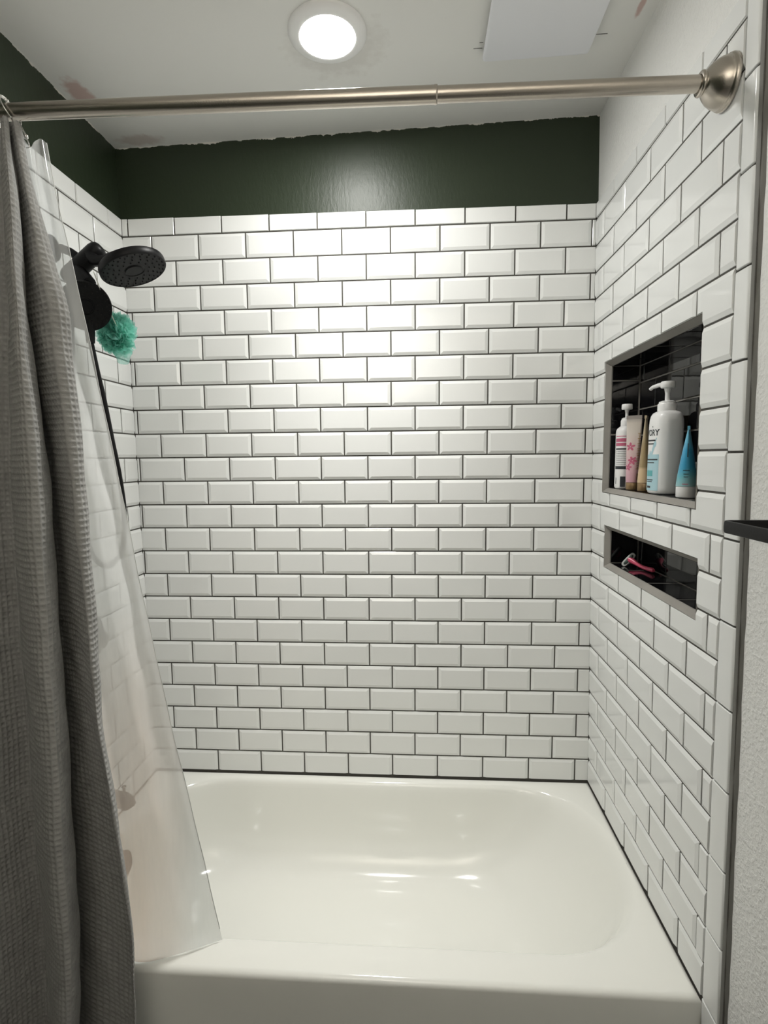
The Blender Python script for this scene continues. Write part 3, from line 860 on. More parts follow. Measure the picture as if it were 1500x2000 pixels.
def curtain():
    t = thing('shower_curtain', 'grey waffle-weave fabric shower curtain bunched at the left of the tub', 'curtain', (-1.3, -0.77, 0))
    zs = np.arange(1.745, -0.36, -0.0021)
    width = 1.02
    g, s = cloth(FAB, zs, 440)
    # normals
    dx = np.gradient(g, axis=1); dz = np.gradient(g, axis=0)
    nr = np.cross(dx, dz); nr /= np.linalg.norm(nr, axis=2, keepdims=True) + 1e-12
    cell = 0.0098
    U = s[None, :] / cell + 0.05 * np.sin(zs[:, None] * 21); W = (zs[:, None] / 0.0112) + 0.12 * np.sin(s[None, :] * 37)
    ridge = np.maximum(np.abs(np.cos(np.pi * U)) ** 5, np.abs(np.cos(np.pi * W)) ** 5)
    wob = 0.0022 * np.sin(s[None, :] * 60 + 3 * np.sin(zs[:, None] * 9)) * np.cos(zs[:, None] * 17 + s[None, :] * 20)
    sgn = -1.0 if nr[len(zs) // 2, :, 1].mean() > 0 else 1.0
    g = g + nr * sgn * (0.0023 * ridge + wob)[..., None]
    g -= np.array(t.location)
    grid_mesh('fabric_panel', g, M['fabric'], t)
curtain()

LIN = [
(1.7298, [(-1.47, -0.705), (-1.3445, -0.678), (-1.3107, -0.708), (-1.3162, -0.68), (-1.2801, -0.706), (-1.2765, -0.69)]),
(1.6798, [(-1.47, -0.705), (-1.3413, -0.6825), (-1.3087, -0.7092), (-1.3122, -0.6812), (-1.2753, -0.705), (-1.2706, -0.689)]),
(1.6129, [(-1.47, -0.705), (-1.3358, -0.6867), (-1.3029, -0.7101), (-1.3048, -0.6821), (-1.2678, -0.7036), (-1.2607, -0.6876)]),
(1.4302, [(-1.47, -0.705), (-1.3289, -0.6887), (-1.2917, -0.7087), (-1.2939, -0.6807), (-1.2594, -0.7001), (-1.2303, -0.6841)]),
(1.2166, [(-1.47, -0.705), (-1.3199, -0.6903), (-1.2767, -0.7069), (-1.2637, -0.6789), (-1.2135, -0.696), (-1.2004, -0.68)]),
(1.0087, [(-1.47, -0.705), (-1.3093, -0.6921), (-1.2598, -0.7054), (-1.232, -0.6774), (-1.1800, -0.6923), (-1.168, -0.6763)]),
(0.7922, [(-1.47, -0.705), (-1.2967, -0.6939), (-1.2399, -0.7039), (-1.2112, -0.6759), (-1.150, -0.6885), (-1.1388, -0.6725)]),
(0.5429, [(-1.47, -0.705), (-1.2708, -0.6953), (-1.2014, -0.702), (-1.1745, -0.676), (-1.1152, -0.6844), (-1.1003, -0.6684)]),
(0.3008, [(-1.47, -0.708), (-1.2487, -0.699), (-1.1682, -0.705), (-1.1353, -0.680), (-1.0714, -0.6806), (-1.0554, -0.6646)]),
(0.048, [(-1.47, -0.712), (-1.227, -0.712), (-1.1517, -0.716), (-1.1005, -0.700), (-1.0416, -0.679), (-1.0133, -0.6617)]),
(0.0, [(-1.47, -0.715), (-1.230, -0.722), (-1.160, -0.726), (-1.110, -0.711), (-1.050, -0.684), (-1.004, -0.662)])]

def liner():
    t = thing('curtain_liner', 'milky clear vinyl shower liner hanging inside the grey curtain over the tub', 'liner', (-1.2, -0.69, 0))
    zs = np.linspace(1.728, 0.004, 260)
    g, s = cloth(LIN, zs, 150)
    rip = 0.0016 * np.sin(s[None, :] * 95 + 2.2 * np.sin(zs[:, None] * 5)) + 0.0012 * np.sin(zs[:, None] * 33 + s[None, :] * 40)
    g[:, :, 1] += rip * np.clip(zs[:, None] * 6, 0, 1)
    # folds of the top hem: a rounded shoulder by the free edge
    g -= np.array(t.location)
    grid_mesh('vinyl_sheet', g, M['liner'], t)
    # hem tape along the free edge
    e = g[:, -1, :]
    V, F = tube_geo([Vector(p) for p in e[::5]], 0.0008, 6)
    mesh_obj('edge_hem', V, F, M['hem'], t, smooth=True)
liner()

def hook():
    x = -1.338
    zc = RODZ(x)
    t = thing('curtain_hook', 'metal wire curtain ring with roller balls over the rod above the grey curtain', 'curtain hook', (x, ROD_Y, zc))
    R_ = 0.0225
    pts = []
    for a in np.linspace(-60, 235, 34):
        q = math.radians(a)
        pts.append(Vector((0.010 * (1 - math.sin(q)), -R_ * math.cos(q), 0.002 + R_ * math.sin(q))))
    V, F = tube_geo(pts, 0.0014, 8)
    mesh_obj('ring', V, F, M['chrome'], t, smooth=True)
    for k, a in enumerate((62, 76, 90, 104, 118)):
        q = math.radians(a)
        c = Vector((0.010 * (1 - math.sin(q)), -R_ * math.cos(q), 0.002 + R_ * math.sin(q)))
        V, F = lathe_geo([(0.0031 * math.sin(u), -0.0031 * math.cos(u)) for u in np.linspace(0, math.pi, 8)], c, seg=12)
        mesh_obj('roller_ball', V, F, M['chrome'], t, smooth=True)
    # arm to the curtain in front and to the liner behind, each ending in a ball
    arm = [pts[0], pts[0] + Vector((0.004, -0.001, -0.010)), pts[0] + Vector((0.008, -0.002, -0.020))]
    V, F = tube_geo(arm, 0.0014, 8); mesh_obj('front_arm', V, F, M['chrome'], t, smooth=True)
    b0 = Vector((-1.3085, -0.702, 1.734)) - t.location
    arm = [pts[-1], (pts[-1] + b0) / 2 + Vector((0, 0.004, -0.002)), b0, b0 + Vector((0.004, 0, -0.010)), Vector((-1.3015, -0.703, 1.7135)) - t.location, Vector((-1.308, -0.7035, 1.7125)) - t.location]
    V, F = tube_geo(arm, 0.0012, 8); mesh_obj('rear_arm', V, F, M['chrome'], t, smooth=True)
    V, F = lathe_geo([(0.0048 * math.sin(u), -0.0048 * math.cos(u)) for u in np.linspace(0, math.pi, 10)], b0, seg=16)
    mesh_obj('arm_ball', V, F, M['chrome'], t, smooth=True)
hook()

# ------------------------------------------------------------------ shower fixture on the left wall
def disc(name, center, axis, r, thick, mat, parent, T, lip=0.004, seg=56, face_dir=1):
    prof = [(0, -thick), (r * 0.55, -thick), (r * 0.9, -thick * 0.92), (r - lip * .4, -thick * 0.8), (r, -thick * 0.62), (r, -0.003), (r - 0.0015, -0.0006), (r - 0.004, 0), (r * 0.95, -0.0008), (r * 0.34, -0.0008), (r * 0.32, -0.0024), (r * 0.27, -0.0024), (r * 0.25, 0.0006), (0, 0.0006)]
    V, F = lathe_geo(prof, Vector(center) - T, axis, seg=seg)
    o = mesh_obj(name, V, F, mat, parent, smooth=True, sharp=35)
    b = bmesh.new(); b.from_mesh(o.data); bmesh.ops.recalc_face_normals(b, faces=b.faces); b.to_mesh(o.data); b.free()
    return o

def nozzles(center, axis, r, parent, T):
    u, v, d = frame_of(axis)
    V, F = [], []
    for rr, cnt in ((0.46, 12), (0.62, 16), (0.78, 22), (0.9, 26)):
        for k in range(cnt):
            a = 2 * math.pi * (k + 0.3 * rr * 10) / cnt
            c = Vector(center) + u * (math.cos(a) * rr * r) + v * (math.sin(a) * rr * r) - T
            lathe_geo([(0.0019, -0.001), (0.0015, 0.0016), (0, 0.0022)], c, axis, seg=6, V=V, F=F)
    o = mesh_obj('nozzles', V, F, M['black_rubber'], parent, smooth=True, sharp=40); o['kind'] = 'stuff'

def shower():
    T = Vector((-1.505, -0.365, 1.63))
    t = thing('shower_fixture', 'matte black shower with a round overhead head and a hand shower', 'shower', T)
    # wall arm and flange
    V, F = lathe_geo([(0.0, 0), (0.032, 0), (0.032, 0.006), (0.026, 0.010), (0, 0.011)], Vector((XL(1.66) + 0.0052, -0.365, 1.66)) - T, (1, 0, 0), seg=32)
    mesh_obj('wall_flange', V, F, M['black'], t, smooth=True, sharp=40)
    V, F = tube_geo([Vector(p) - T for p in ((-1.503, -0.365, 1.66), (-1.475, -0.365, 1.658), (-1.452, -0.365, 1.648), (-1.43, -0.365, 1.632))], 0.0105, 16)
    mesh_obj('wall_arm', V, F, M['black'], t, smooth=True, sharp=50)
    # diverter body: a thick pill rising to the right
    a, b = Vector((-1.452, -0.372, 1.588)) - T, Vector((-1.384, -0.366, 1.646)) - T
    d = (b - a).normalized()
    pts = [a - d * 0.020, a - d * 0.017, a - d * 0.010, a, b, b + d * 0.010, b + d * 0.017, b + d * 0.020]
    V, F = tube_geo(pts, [0.010, 0.017, 0.0215, 0.0235, 0.0235, 0.0215, 0.017, 0.010], 24)
    o = mesh_obj('diverter_body', V, F, M['black'], t, smooth=True, sharp=50)
    V, F = tube_geo([Vector(p) - T for p in ((-1.395, -0.375, 1.636), (-1.375, -0.380, 1.618), (-1.352, -0.383, 1.618), (-1.315, -0.380, 1.625))], [0.016, 0.015, 0.013, 0.018], 16)
    mesh_obj('ball_joint', V, F, M['black'], t, smooth=True, sharp=50)
    ax = Vector((0.35, -0.03, -0.936)).normalized()
    c = Vector((-1.284, -0.365, 1.5955))
    hd = disc('shower_head', c, ax, 0.083, 0.024, M['black'], t, T)
    nozzles(c + ax * 0.0, ax, 0.083, hd, T)
    # cradle and hand shower
    V, F = tube_geo([Vector(p) - T for p in ((-1.430, -0.378, 1.592), (-1.412, -0.385, 1.572), (-1.392, -0.392, 1.556))], [0.022, 0.024, 0.020], 20)
    mesh_obj('cradle', V, F, M['black'], t, smooth=True, sharp=50)
    ax2 = Vector((0.50, -0.78, -0.36)).normalized()
    c2 = Vector((-1.400, -0.398, 1.501))
    hs = disc('hand_shower', c2, ax2, 0.0615, 0.020, M['black'], t, T)
    nozzles(c2, ax2, 0.0615, hs, T)
    V, F = tube_geo([Vector(p) - T for p in ((-1.412, -0.378, 1.545), (-1.410, -0.374, 1.50), (-1.409, -0.372, 1.45), (-1.409, -0.372, 1.415))], [0.013, 0.0135, 0.0125, 0.0105], 16)
    mesh_obj('hand_grip', V, F, M['black'], t, smooth=True, sharp=50)
    hp = catmull([(-1.409, -0.372, 1.42), (-1.400, -0.365, 1.34), (-1.390, -0.36, 1.27), (-1.374, -0.36, 1.16), (-1.359, -0.36, 1.06), (-1.352, -0.36, 0.95), (-1.366, -0.36, 0.86), (-1.41, -0.36, 0.815),
                  (-1.455, -0.36, 0.86), (-1.470, -0.36, 1.0), (-1.472, -0.362, 1.25), (-1.462, -0.366, 1.48), (-1.450, -0.37, 1.59)], 8)
    V, F = tube_geo([Vector(p) - T for p in hp], 0.0068, 12)
    mesh_obj('hose', V, F, M['black'], t, smooth=True)
shower()

def loofah():
    c = Vector((-1.374, -0.306, 1.449))
    t = thing('bath_puff', 'mint green mesh bath puff hanging on a white cord behind the hand shower', 'bath puff', c)
    V, F = [], []
    r2 = random.Random(3)
    for f in range(96):
        d = Vector((r2.gauss(0, 1), r2.gauss(0, 1), r2.gauss(0, 1))).normalized()
        u, v, _ = frame_of(d)
        Rr = r2.uniform(0.018, 0.030); off = r2.uniform(0.010, 0.031)
        base = Vector((d.x * off, d.y * off, d.z * off * 1.45))
        ns = 40; st = len(V); ph = r2.uniform(0, 6); wv = r2.choice((5, 6, 7)); amp = r2.uniform(0.004, 0.008)
        for i in range(ns):
            a = 2 * math.pi * i / ns
            for k, fr in enumerate((0.15, 0.6, 1.0)):
                w_ = math.sin(wv * a + ph) * amp * fr
                rr = Rr * fr * (1 + 0.12 * math.sin(3 * a + ph))
                V.append(base + u * (math.cos(a) * rr) + v * (math.sin(a) * rr) + d * (w_ + 0.012 * fr * fr))
        for i in range(ns):
            j = (i + 1) % ns
            for k in range(2): F.append((st + i * 3 + k, st + j * 3 + k, st + j * 3 + k + 1, st + i * 3 + k + 1))
    # one loose petal drooping at the lower right
    st = len(V); ns = 36
    for i in range(ns):
        a = 2 * math.pi * i / ns
        for fr in (0.1, 0.6, 1.0):
            V.append(Vector((0.020 + 0.024 * fr * math.cos(a), -0.010 + 0.006 * math.sin(4 * a) * fr, -0.056 + 0.025 * fr * math.sin(a))))
    for i in range(ns):
        j = (i + 1) % ns
        for k in range(2): F.append((st + i * 3 + k, st + j * 3 + k, st + j * 3 + k + 1, st + i * 3 + k + 1))
    mesh_obj('net_ruffle', V, F, M['puff'], t, smooth=True)
    cp = [Vector(p) - c for p in ((-1.372, -0.400, 1.585), (-1.366, -0.402, 1.570), (-1.363, -0.394, 1.548), (-1.362, -0.375, 1.52), (-1.356, -0.340, 1.47), (-1.352, -0.32, 1.44))]
    V, F = tube_geo([Vector(p) for p in catmull([tuple(p) for p in cp], 5)], 0.0015, 8)
    mesh_obj('hanging_cord', V, F, M['cord'], t, smooth=True)
loofah()

def spout_and_valve():
    xw = XL(0.12) + 0.005
    t = thing('tub_spout', 'black tub spout on the left wall, blurred behind the liner', 'tub spout', (xw, -0.345, 0.12))
    V, F = tube_geo([(0, 0, 0), (0.02, 0, 0), (0.045, 0, 0.0), (0.075, 0, -0.003), (0.090, 0, -0.010), (0.096, 0, -0.022)], [0.030, 0.026, 0.024, 0.023, 0.021, 0.017], 24)
    mesh_obj('spout_body', V, F, M['black'], t, smooth=True, sharp=50)
    V, F = tube_geo([(0.080, 0, 0.018), (0.080, 0, 0.034), (0.080, 0, 0.040)], [0.004, 0.004, 0.007], 12)
    mesh_obj('diverter_knob', V, F, M['black'], t, smooth=True, sharp=50)
    xw = XL(0.60) + 0.005
    t = thing('shower_valve', 'round black shower valve with lever on the left wall behind the liner', 'shower valve', (xw, -0.345, 0.60))
    V, F = lathe_geo([(0, 0), (0.078, 0), (0.078, 0.004), (0.074, 0.008), (0.03, 0.010), (0.027, 0.035), (0.024, 0.052), (0, 0.054)], (0, 0, 0), (1, 0, 0), seg=40)
    mesh_obj('escutcheon', V, F, M['black'], t, smooth=True, sharp=40)
    V, F = tube_geo([(0.045, 0, 0), (0.050, -0.03, -0.006), (0.054, -0.075, -0.012)], [0.009, 0.008, 0.006], 12)
    mesh_obj('lever', V, F, M['black'], t, smooth=True, sharp=50)
spout_and_valve()

# ------------------------------------------------------------------ towel bar at the right edge
def towel_bar():
    x, y, z = -0.0745, -0.902, 0.9945
    t = thing('towel_bar', 'flat matte black towel bar standing off the white wall at the right edge', 'towel bar', (XR(z) + RECESS, y, z))
    T = t.location
    # one bent flat band: wall post, rounded corner, bar
    path = [(XR(z) + RECESS - 0.004, y)]
    r_ = 0.008
    path += [(x + r_ + 0.004, y)]
    for a in np.linspace(90, 180, 8)[0:]:
        q = math.radians(a)
        path.append((x + r_ + r_ * math.cos(q), y - r_ + r_ * math.sin(q)))
    path += [(x, y - 0.1), (x, y - 0.45)]
    for a in np.linspace(180, 270, 8):
        q = math.radians(a)
        path.append((x + r_ + r_ * math.cos(q), y - 0.45 - 0.0 + r_ * math.sin(q)))
    path += [(XR(z) + RECESS - 0.004, y - 0.45 - r_)]
    hh, th = 0.0100, 0.0035
    sec = []
    for a in range(0, 360, 30):
        q = math.radians(a)
        sec.append((th * math.copysign(abs(math.cos(q)) ** 0.6, math.cos(q)), hh * math.copysign(abs(math.sin(q)) ** 0.6, math.sin(q))))
    V, F = [], []; n = len(sec); P2 = [Vector(p) for p in path]
    for i, p in enumerate(P2):
        a = P2[max(0, i - 1)]; b = P2[min(len(P2) - 1, i + 1)]
        d = (b - a).normalized(); nn = Vector((-d.y, d.x))
        for s, hgt in sec: V.append((p.x + nn.x * s - T.x, p.y + nn.y * s - T.y, z + hgt - T.z))
    for i in range(len(P2) - 1):
        for k in range(n): F.append((i * n + k, i * n + (k + 1) % n, (i + 1) * n + (k + 1) % n, (i + 1) * n + k))
    F.append(tuple(range(n))[::-1]); F.append(tuple(range((len(P2) - 1) * n, len(P2) * n)))
    o = mesh_obj('bar', V, F, M['black'], t, smooth=True, sharp=45)
    b = bmesh.new(); b.from_mesh(o.data); bmesh.ops.recalc_face_normals(b, faces=b.faces); b.to_mesh(o.data); b.free()
    for yy in (y, y - 0.45 - r_):
        V, F = lathe_geo([(0, 0), (0.024, 0), (0.024, 0.004), (0.021, 0.007), (0, 0.0075)], (0, yy - T.y, 0), (-1, 0, 0), seg=32)
        mesh_obj('wall_plate', V, F, M['black'], t, smooth=True, sharp=40)
towel_bar()

# ------------------------------------------------------------------ bottles in the upper niche
SHELF = 1.0122
def text_mesh(txt, size, bold=0.0):
    cu = bpy.data.curves.new('txt', 'FONT'); cu.body = txt; cu.size = size; cu.align_x = 'CENTER'; cu.align_y = 'CENTER'; cu.offset = bold
    cu.resolution_u = 3
    ob = bpy.data.objects.new('txt', cu); COL.objects.link(ob)
    dg = bpy.context.evaluated_depsgraph_get(); dg.update()
    me = bpy.data.meshes.new_from_object(ob.evaluated_get(dg))
    V = [tuple(v.co) for v in me.vertices]; F = [tuple(p.vertices) for p in me.polygons]
    bpy.data.objects.remove(ob); bpy.data.curves.remove(cu); bpy.data.meshes.remove(me)
    return V, F

def rect_mesh(w, hh, nx=12, ny=2, r=0.0):
    V, F = [], []
    for j in range(ny + 1):
        for i in range(nx + 1):
            V.append((-w / 2 + w * i / nx, -hh / 2 + hh * j / ny, 0))
    for j in range(ny):
        for i in range(nx): F.append((j * (nx + 1) + i, j * (nx + 1) + i + 1, (j + 1) * (nx + 1) + i + 1, (j + 1) * (nx + 1) + i))
    return V, F

def wrap(name, VF, mat, parent, surf, s0, z0, lift=0.0004):
    """lays flat print (x along the girth, y up) on a bottle side given by surf(s, z) -> (point, normal)"""
    V, F = VF
    out = []
    for x, y, _ in V:
        p, n = surf(s0 + x, z0 + y); out.append(p + n * lift)
    return mesh_obj(name, out, F, mat, parent)

def oval_surf(rx, ry, nexp, rot, taper=None):
    """girth-length parametrisation of a squarish oval, s = 0 facing -x (before rot)"""
    th = np.linspace(0, 2 * math.pi, 721) + math.pi
    ct, st = np.cos(th), np.sin(th)
    a = np.sign(ct) * np.abs(ct) ** (2 / nexp) * rx; b = np.sign(st) * np.abs(st) ** (2 / nexp) * ry
    x = a * math.cos(rot) - b * math.sin(rot); y = a * math.sin(rot) + b * math.cos(rot)
    d = np.r_[0, np.cumsum(np.hypot(np.diff(x), np.diff(y)))]; per = d[-1]
    def surf(s, z):
        q = (s % per)
        px, py = np.interp(q, d, x), np.interp(q, d, y)
        e = 0.0015
        ax, ay = np.interp((q - e) % per, d, x), np.interp((q - e) % per, d, y)
        bx, by = np.interp((q + e) % per, d, x), np.interp((q + e) % per, d, y)
        n = Vector((by - ay, -(bx - ax), 0)).normalized()
        f = taper(z) if taper else 1.0
        return Vector((px * f, py * f, z)), n
    return surf

def pump_top(t, z0, r_neck, stem_h, head_r, spout_len, ang, mat):
    V, F = lathe_geo([(0, 0), (r_neck * 1.02, 0), (r_neck * 1.04, 0.002), (r_neck * 1.04, 0.016), (r_neck * 0.97, 0.0185), (r_neck * 0.9, 0.019), (r_neck * 0.9, 0.0225), (r_neck * 0.62, 0.025), (0, 0.025)], (0, 0, z0), seg=36)
    mesh_obj('collar', V, F, mat, t, smooth=True, sharp=40)
    zs = z0 + 0.024
    V, F = lathe_geo([(r_neck * 0.27, 0), (r_neck * 0.27, stem_h * 0.55), (r_neck * 0.44, stem_h), (0, stem_h)], (0, 0, zs), seg=24)
    mesh_obj('stem', V, F, mat, t, smooth=True, sharp=50)
    zh = zs + stem_h - 0.002
    V, F = lathe_geo([(0, 0), (head_r * 0.92, 0), (head_r, 0.002), (head_r, 0.0125), (head_r * 0.9, 0.0152), (0, 0.016)], (0, 0, zh), seg=32)
    o = mesh_obj('pump_head', V, F, mat, t, smooth=True, sharp=40)
    d = Vector((math.cos(ang), math.sin(ang), 0))
    pts = [d * head_r * 0.5 + Vector((0, 0, zh + 0.009)), d * spout_len * 0.5 + Vector((0, 0, zh + 0.0095)), d * spout_len * 0.85 + Vector((0, 0, zh + 0.0065)), d * spout_len + Vector((0, 0, zh + 0.002))]
    V, F = tube_geo(pts, [0.0062, 0.0052, 0.0045, 0.004], 14)
    mesh_obj('spout', V, F, mat, t, smooth=True, sharp=50)

def big_bottle():
    t = thing('pump_bottle', 'large white pump bottle with pale blue label, tallest in the niche', 'bottle', (0.056, -0.400, SHELF), 'toiletries in the upper niche')
    rx, ry, nx = 0.0345, 0.040, 2.7
    prof = [(0, 0.001), (0.86, 0.0), (0.94, 0.002), (0.985, 0.007), (1, 0.014), (1, 0.155), (0.995, 0.168), (0.97, 0.180), (0.91, 0.190), (0.80, 0.1965), (0.62, 0.2000), (0.42, 0.2015), (0.40, 0.206)]
    V, F = lathe_geo(prof, sx=rx, sy=ry, n=nx, seg=64, rot=0.0)
    mesh_obj('body', V, F, M['white_plastic'], t, smooth=True, sharp=60)
    pump_top(t, 0.2005, 0.0205, 0.034, 0.0165, 0.050, math.radians(118), M['white_plastic'])
    sf = oval_surf(rx, ry, nx, 0.0)
    # s = 0 faces -x (into the shower); s grows towards -y, the side seen from the tub's right
    wrap('blue_panel', rect_mesh(0.058, 0.088, 14, 2), M['label_blue'], t, sf, 0.002, 0.052, 0.0003)
    wrap('teal_band', rect_mesh(0.030, 0.014, 6, 1), M['label_teal'], t, sf, -0.002, 0.050, 0.0006)
    wrap('brand_lettering', text_mesh('IVORY', 0.021, 0.0004), M['label_grey'], t, sf, 0.000, 0.148)
    wrap('dot', rect_mesh(0.003, 0.0034, 2, 1), M['label_grey'], t, sf, 0.006, 0.163)
    # the small print is too fine to read in the photograph: plain strokes of print
    for s_, z_, w_, h_ in ((0.000, 0.130, 0.040, 0.0032), (-0.003, 0.122, 0.034, 0.0026), (0.004, 0.0835, 0.048, 0.0030), (-0.002, 0.0760, 0.040, 0.0022), (-0.002, 0.0340, 0.034, 0.0020), (-0.003, 0.0295, 0.030, 0.0016), (-0.004, 0.0165, 0.018, 0.0050)):
        wrap('print_line', rect_mesh(w_, h_, 10, 1), M['label_grey'], t, sf, s_, z_, 0.0006)
    # splash motif rising from the blue panel
    V, F = [], []
    for (cx, cy, a_, b_, ang) in ((0.001, 0.004, 0.012, 0.0045, 0.9), (0.008, 0.016, 0.011, 0.0042, 1.05), (0.013, 0.026, 0.0085, 0.0058, 1.15), (0.017, 0.037, 0.006, 0.0014, 1.1), (-0.008, 0.004, 0.008, 0.003, 1.5)):
        i = len(V)
        for q in range(14):
            u_, v_ = a_ * math.cos(2 * math.pi * q / 14), b_ * math.sin(2 * math.pi * q / 14)
            V.append((cx + u_ * math.cos(ang) - v_ * math.sin(ang), cy + u_ * math.sin(ang) + v_ * math.cos(ang), 0))
        F.append(tuple(range(i, i + 14)))
    wrap('splash_motif', (V, F), M['label_blue'], t, sf, 0.004, 0.094, 0.0003)
big_bottle()

def small_bottle():
    t = thing('pump_bottle', 'slim white pump bottle with pink print at the left end of the niche', 'bottle', (0.047, -0.172, SHELF), 'toiletries in the upper niche')
    r = 0.0265
    prof = [(0, 0.001), (0.9, 0.0), (0.97, 0.002), (1, 0.006), (1, 0.158), (0.97, 0.166), (0.86, 0.172), (0.66, 0.176), (0.58, 0.178)]
    V, F = lathe_geo(prof, sx=r, sy=r, n=2.4, seg=48)
    mesh_obj('body', V, F, M['white_plastic'], t, smooth=True, sharp=60)
    pump_top(t, 0.177, 0.0150, 0.026, 0.0145, 0.030, math.radians(60), M['white_plastic'])
    sf = oval_surf(r, r, 2.4, 0.0)
    c = 0.020
    for z_, h_, w_, mt in ((0.138, 0.010, 0.044, 'label_pink'), (0.126, 0.009, 0.044, 'label_pink'), (0.149, 0.002, 0.040, 'label_pink'), (0.113, 0.0042, 0.040, 'label_grey'), (0.060, 0.0085, 0.044, 'label_grey')):
        wrap('print_band', rect_mesh(w_, h_, 12, 1), M[mt], t, sf, c, z_, 0.0003)
    for i in range(8):
        wrap('print_line', rect_mesh(0.030, 0.0011, 8, 1), M['label_grey'], t, sf, c + 0.003, 0.106 - i * 0.0052, 0.0003)
        wrap('bullet_mark', rect_mesh(0.003, 0.0016, 2, 1), M['label_grey'], t, sf, c - 0.016, 0.106 - i * 0.0052, 0.0003)
    wrap('black_square', rect_mesh(0.014, 0.030, 4, 1), M['label_grey'], t, sf, c + 0.008, 0.020, 0.0003)
    wrap('print_line', rect_mesh(0.003, 0.018, 2, 1), M['label_grey'], t, sf, c - 0.015, 0.022, 0.0003)
small_bottle()

def tube(name, label, x, y, height, cap_h, r, crimp, ang, body_mat, cap_mat, extras=None, top_thick=0.0022):
    """squeeze tube standing on its cap; it flattens into a straight crimp at the top, whose line runs at angle ang"""
    t = thing(name, label, 'tube', (x, y, SHELF), 'toiletries in the upper niche')
    prof = [(0, 0.0005), (r * 0.93, 0), (r * 0.98, 0.0015), (r * 0.98, cap_h - 0.001), (r * 0.93, cap_h), (0, cap_h)]
    V, F = lathe_geo(prof, seg=40)
    mesh_obj('cap', V, F, cap_mat, t, smooth=True, sharp=40)
    n = 48; V, F = [], []
    lv = np.r_[0.0, np.linspace(0.0, 1, 22)]
    def section(f, th):
        e = f ** 1.25
        a = r * (1 - f) + crimp * f if f > 0 else r
        b = r * (1 - e) + top_thick * e
        lx, ly = a * math.cos(th), b * math.sin(th)
        return lx * math.cos(ang) - ly * math.sin(ang), lx * math.sin(ang) + ly * math.cos(ang)
    for i, f in enumerate(lv):
        for k in range(n):
            th = 2 * math.pi * k / n
            px, py = section(f, th)
            if i == 0: px *= 0.9; py *= 0.9
            V.append((px, py, cap_h + 0.0006 + (height - cap_h) * f))
    m = len(lv)
    for i in range(m - 1):
        for k in range(n): F.append((i * n + k, i * n + (k + 1) % n, (i + 1) * n + (k + 1) % n, (i + 1) * n + k))
    F.append(tuple(range((m - 1) * n, m * n))); F.append(tuple(range(n))[::-1])
    mesh_obj('body', V, F, body_mat, t, smooth=True, sharp=60)
    # crimp ribs
    V, F = [], []
    L_ = crimp * 2
    for q in range(1):
        box_geo(V, F, -crimp, crimp, -top_thick - 0.0003, top_thick + 0.0003, height - 0.001, height + 0.007)
    V = [(a * math.cos(ang) - b * math.sin(ang), a * math.sin(ang) + b * math.cos(ang), c) for a, b, c in V]
    mesh_obj('crimp', V, F, body_mat, t)
    def surf(s, z):
        f = min(1, max(0, (z - cap_h) / (height - cap_h)))
        th = s / r
        a = Vector((*section(f, th), z)); b = Vector((*section(f, th + 0.02), z))
        d = (b - a).normalized()
        return a, Vector((d.y, -d.x, 0))
    if extras: extras(t, surf, r)
    return t

pink_tube = tube_mat('pink floral tube print', [(0.0, (0.62, 0.34, 0.40)), (0.05, (0.68, 0.42, 0.47)), (0.11, (0.72, 0.55, 0.54)), (0.16, (0.72, 0.66, 0.60)), (0.185, (0.66, 0.60, 0.54)), (0.20, (0.34, 0.31, 0.29)), (0.25, (0.34, 0.31, 0.29))], noise=0.004)
gold_tube = tube_mat('gold and cream tube print', [(0.0, (0.68, 0.50, 0.30)), (0.058, (0.70, 0.53, 0.33)), (0.064, (0.40, 0.30, 0.16)), (0.12, (0.40, 0.30, 0.16)), (0.17, (0.50, 0.42, 0.28)), (0.25, (0.55, 0.47, 0.34))])
blue_tube = tube_mat('blue gradient tube print', [(0.0, (0.60, 0.68, 0.66)), (0.03, (0.42, 0.60, 0.60)), (0.062, (0.16, 0.48, 0.55)), (0.085, (0.05, 0.34, 0.55)), (0.12, (0.05, 0.36, 0.62)), (0.145, (0.14, 0.48, 0.68)), (0.25, (0.2, 0.55, 0.7))], noise=0.035)

def flowers(t, sf, r):
    c = math.radians(286) * r      # the side turned to the tub
    V, F = [], []
    def flower(cx, cy, R_, n, a0):
        for k in range(n):
            a = a0 + 2 * math.pi * k / n
            i = len(V)
            px, py = cx + R_ * 0.6 * math.cos(a), cy + R_ * 0.6 * math.sin(a)
            for q in range(8):
                b = 2 * math.pi * q / 8
                u_, v_ = R_ * 0.5 * math.cos(b), R_ * 0.27 * math.sin(b)
                V.append((px + u_ * math.cos(a) - v_ * math.sin(a), py + u_ * math.sin(a) + v_ * math.cos(a), 0))
            F.append(tuple(range(i, i + 8)))
    flower(-0.009, 0, 0.011, 5, 0.3); flower(-0.002, -0.038, 0.011, 6, 0.9); flower(-0.012, -0.056, 0.009, 5, 0.1)
    wrap('flower_print', (V, F), M['label_pink'], t, sf, c, 0.118, 0.0004)
    for k in range(22):
        wrap('gold_print', rect_mesh(0.010 - 0.003 * (k % 3), 0.0016, 3, 1), M['gold_text'], t, sf, c + 0.012, 0.154 - k * 0.0046, 0.0004)
    wrap('brown_stamp', rect_mesh(0.006, 0.018, 3, 1), M['bronze_cap'], t, sf, c + 0.014, 0.036, 0.0004)
tube('squeeze_tube', 'pink floral squeeze tube with bronze cap beside the slim white bottle', 0.042, -0.240, 0.196, 0.020, 0.0165, 0.0205, math.radians(-40), pink_tube, M['bronze_cap'], flowers)
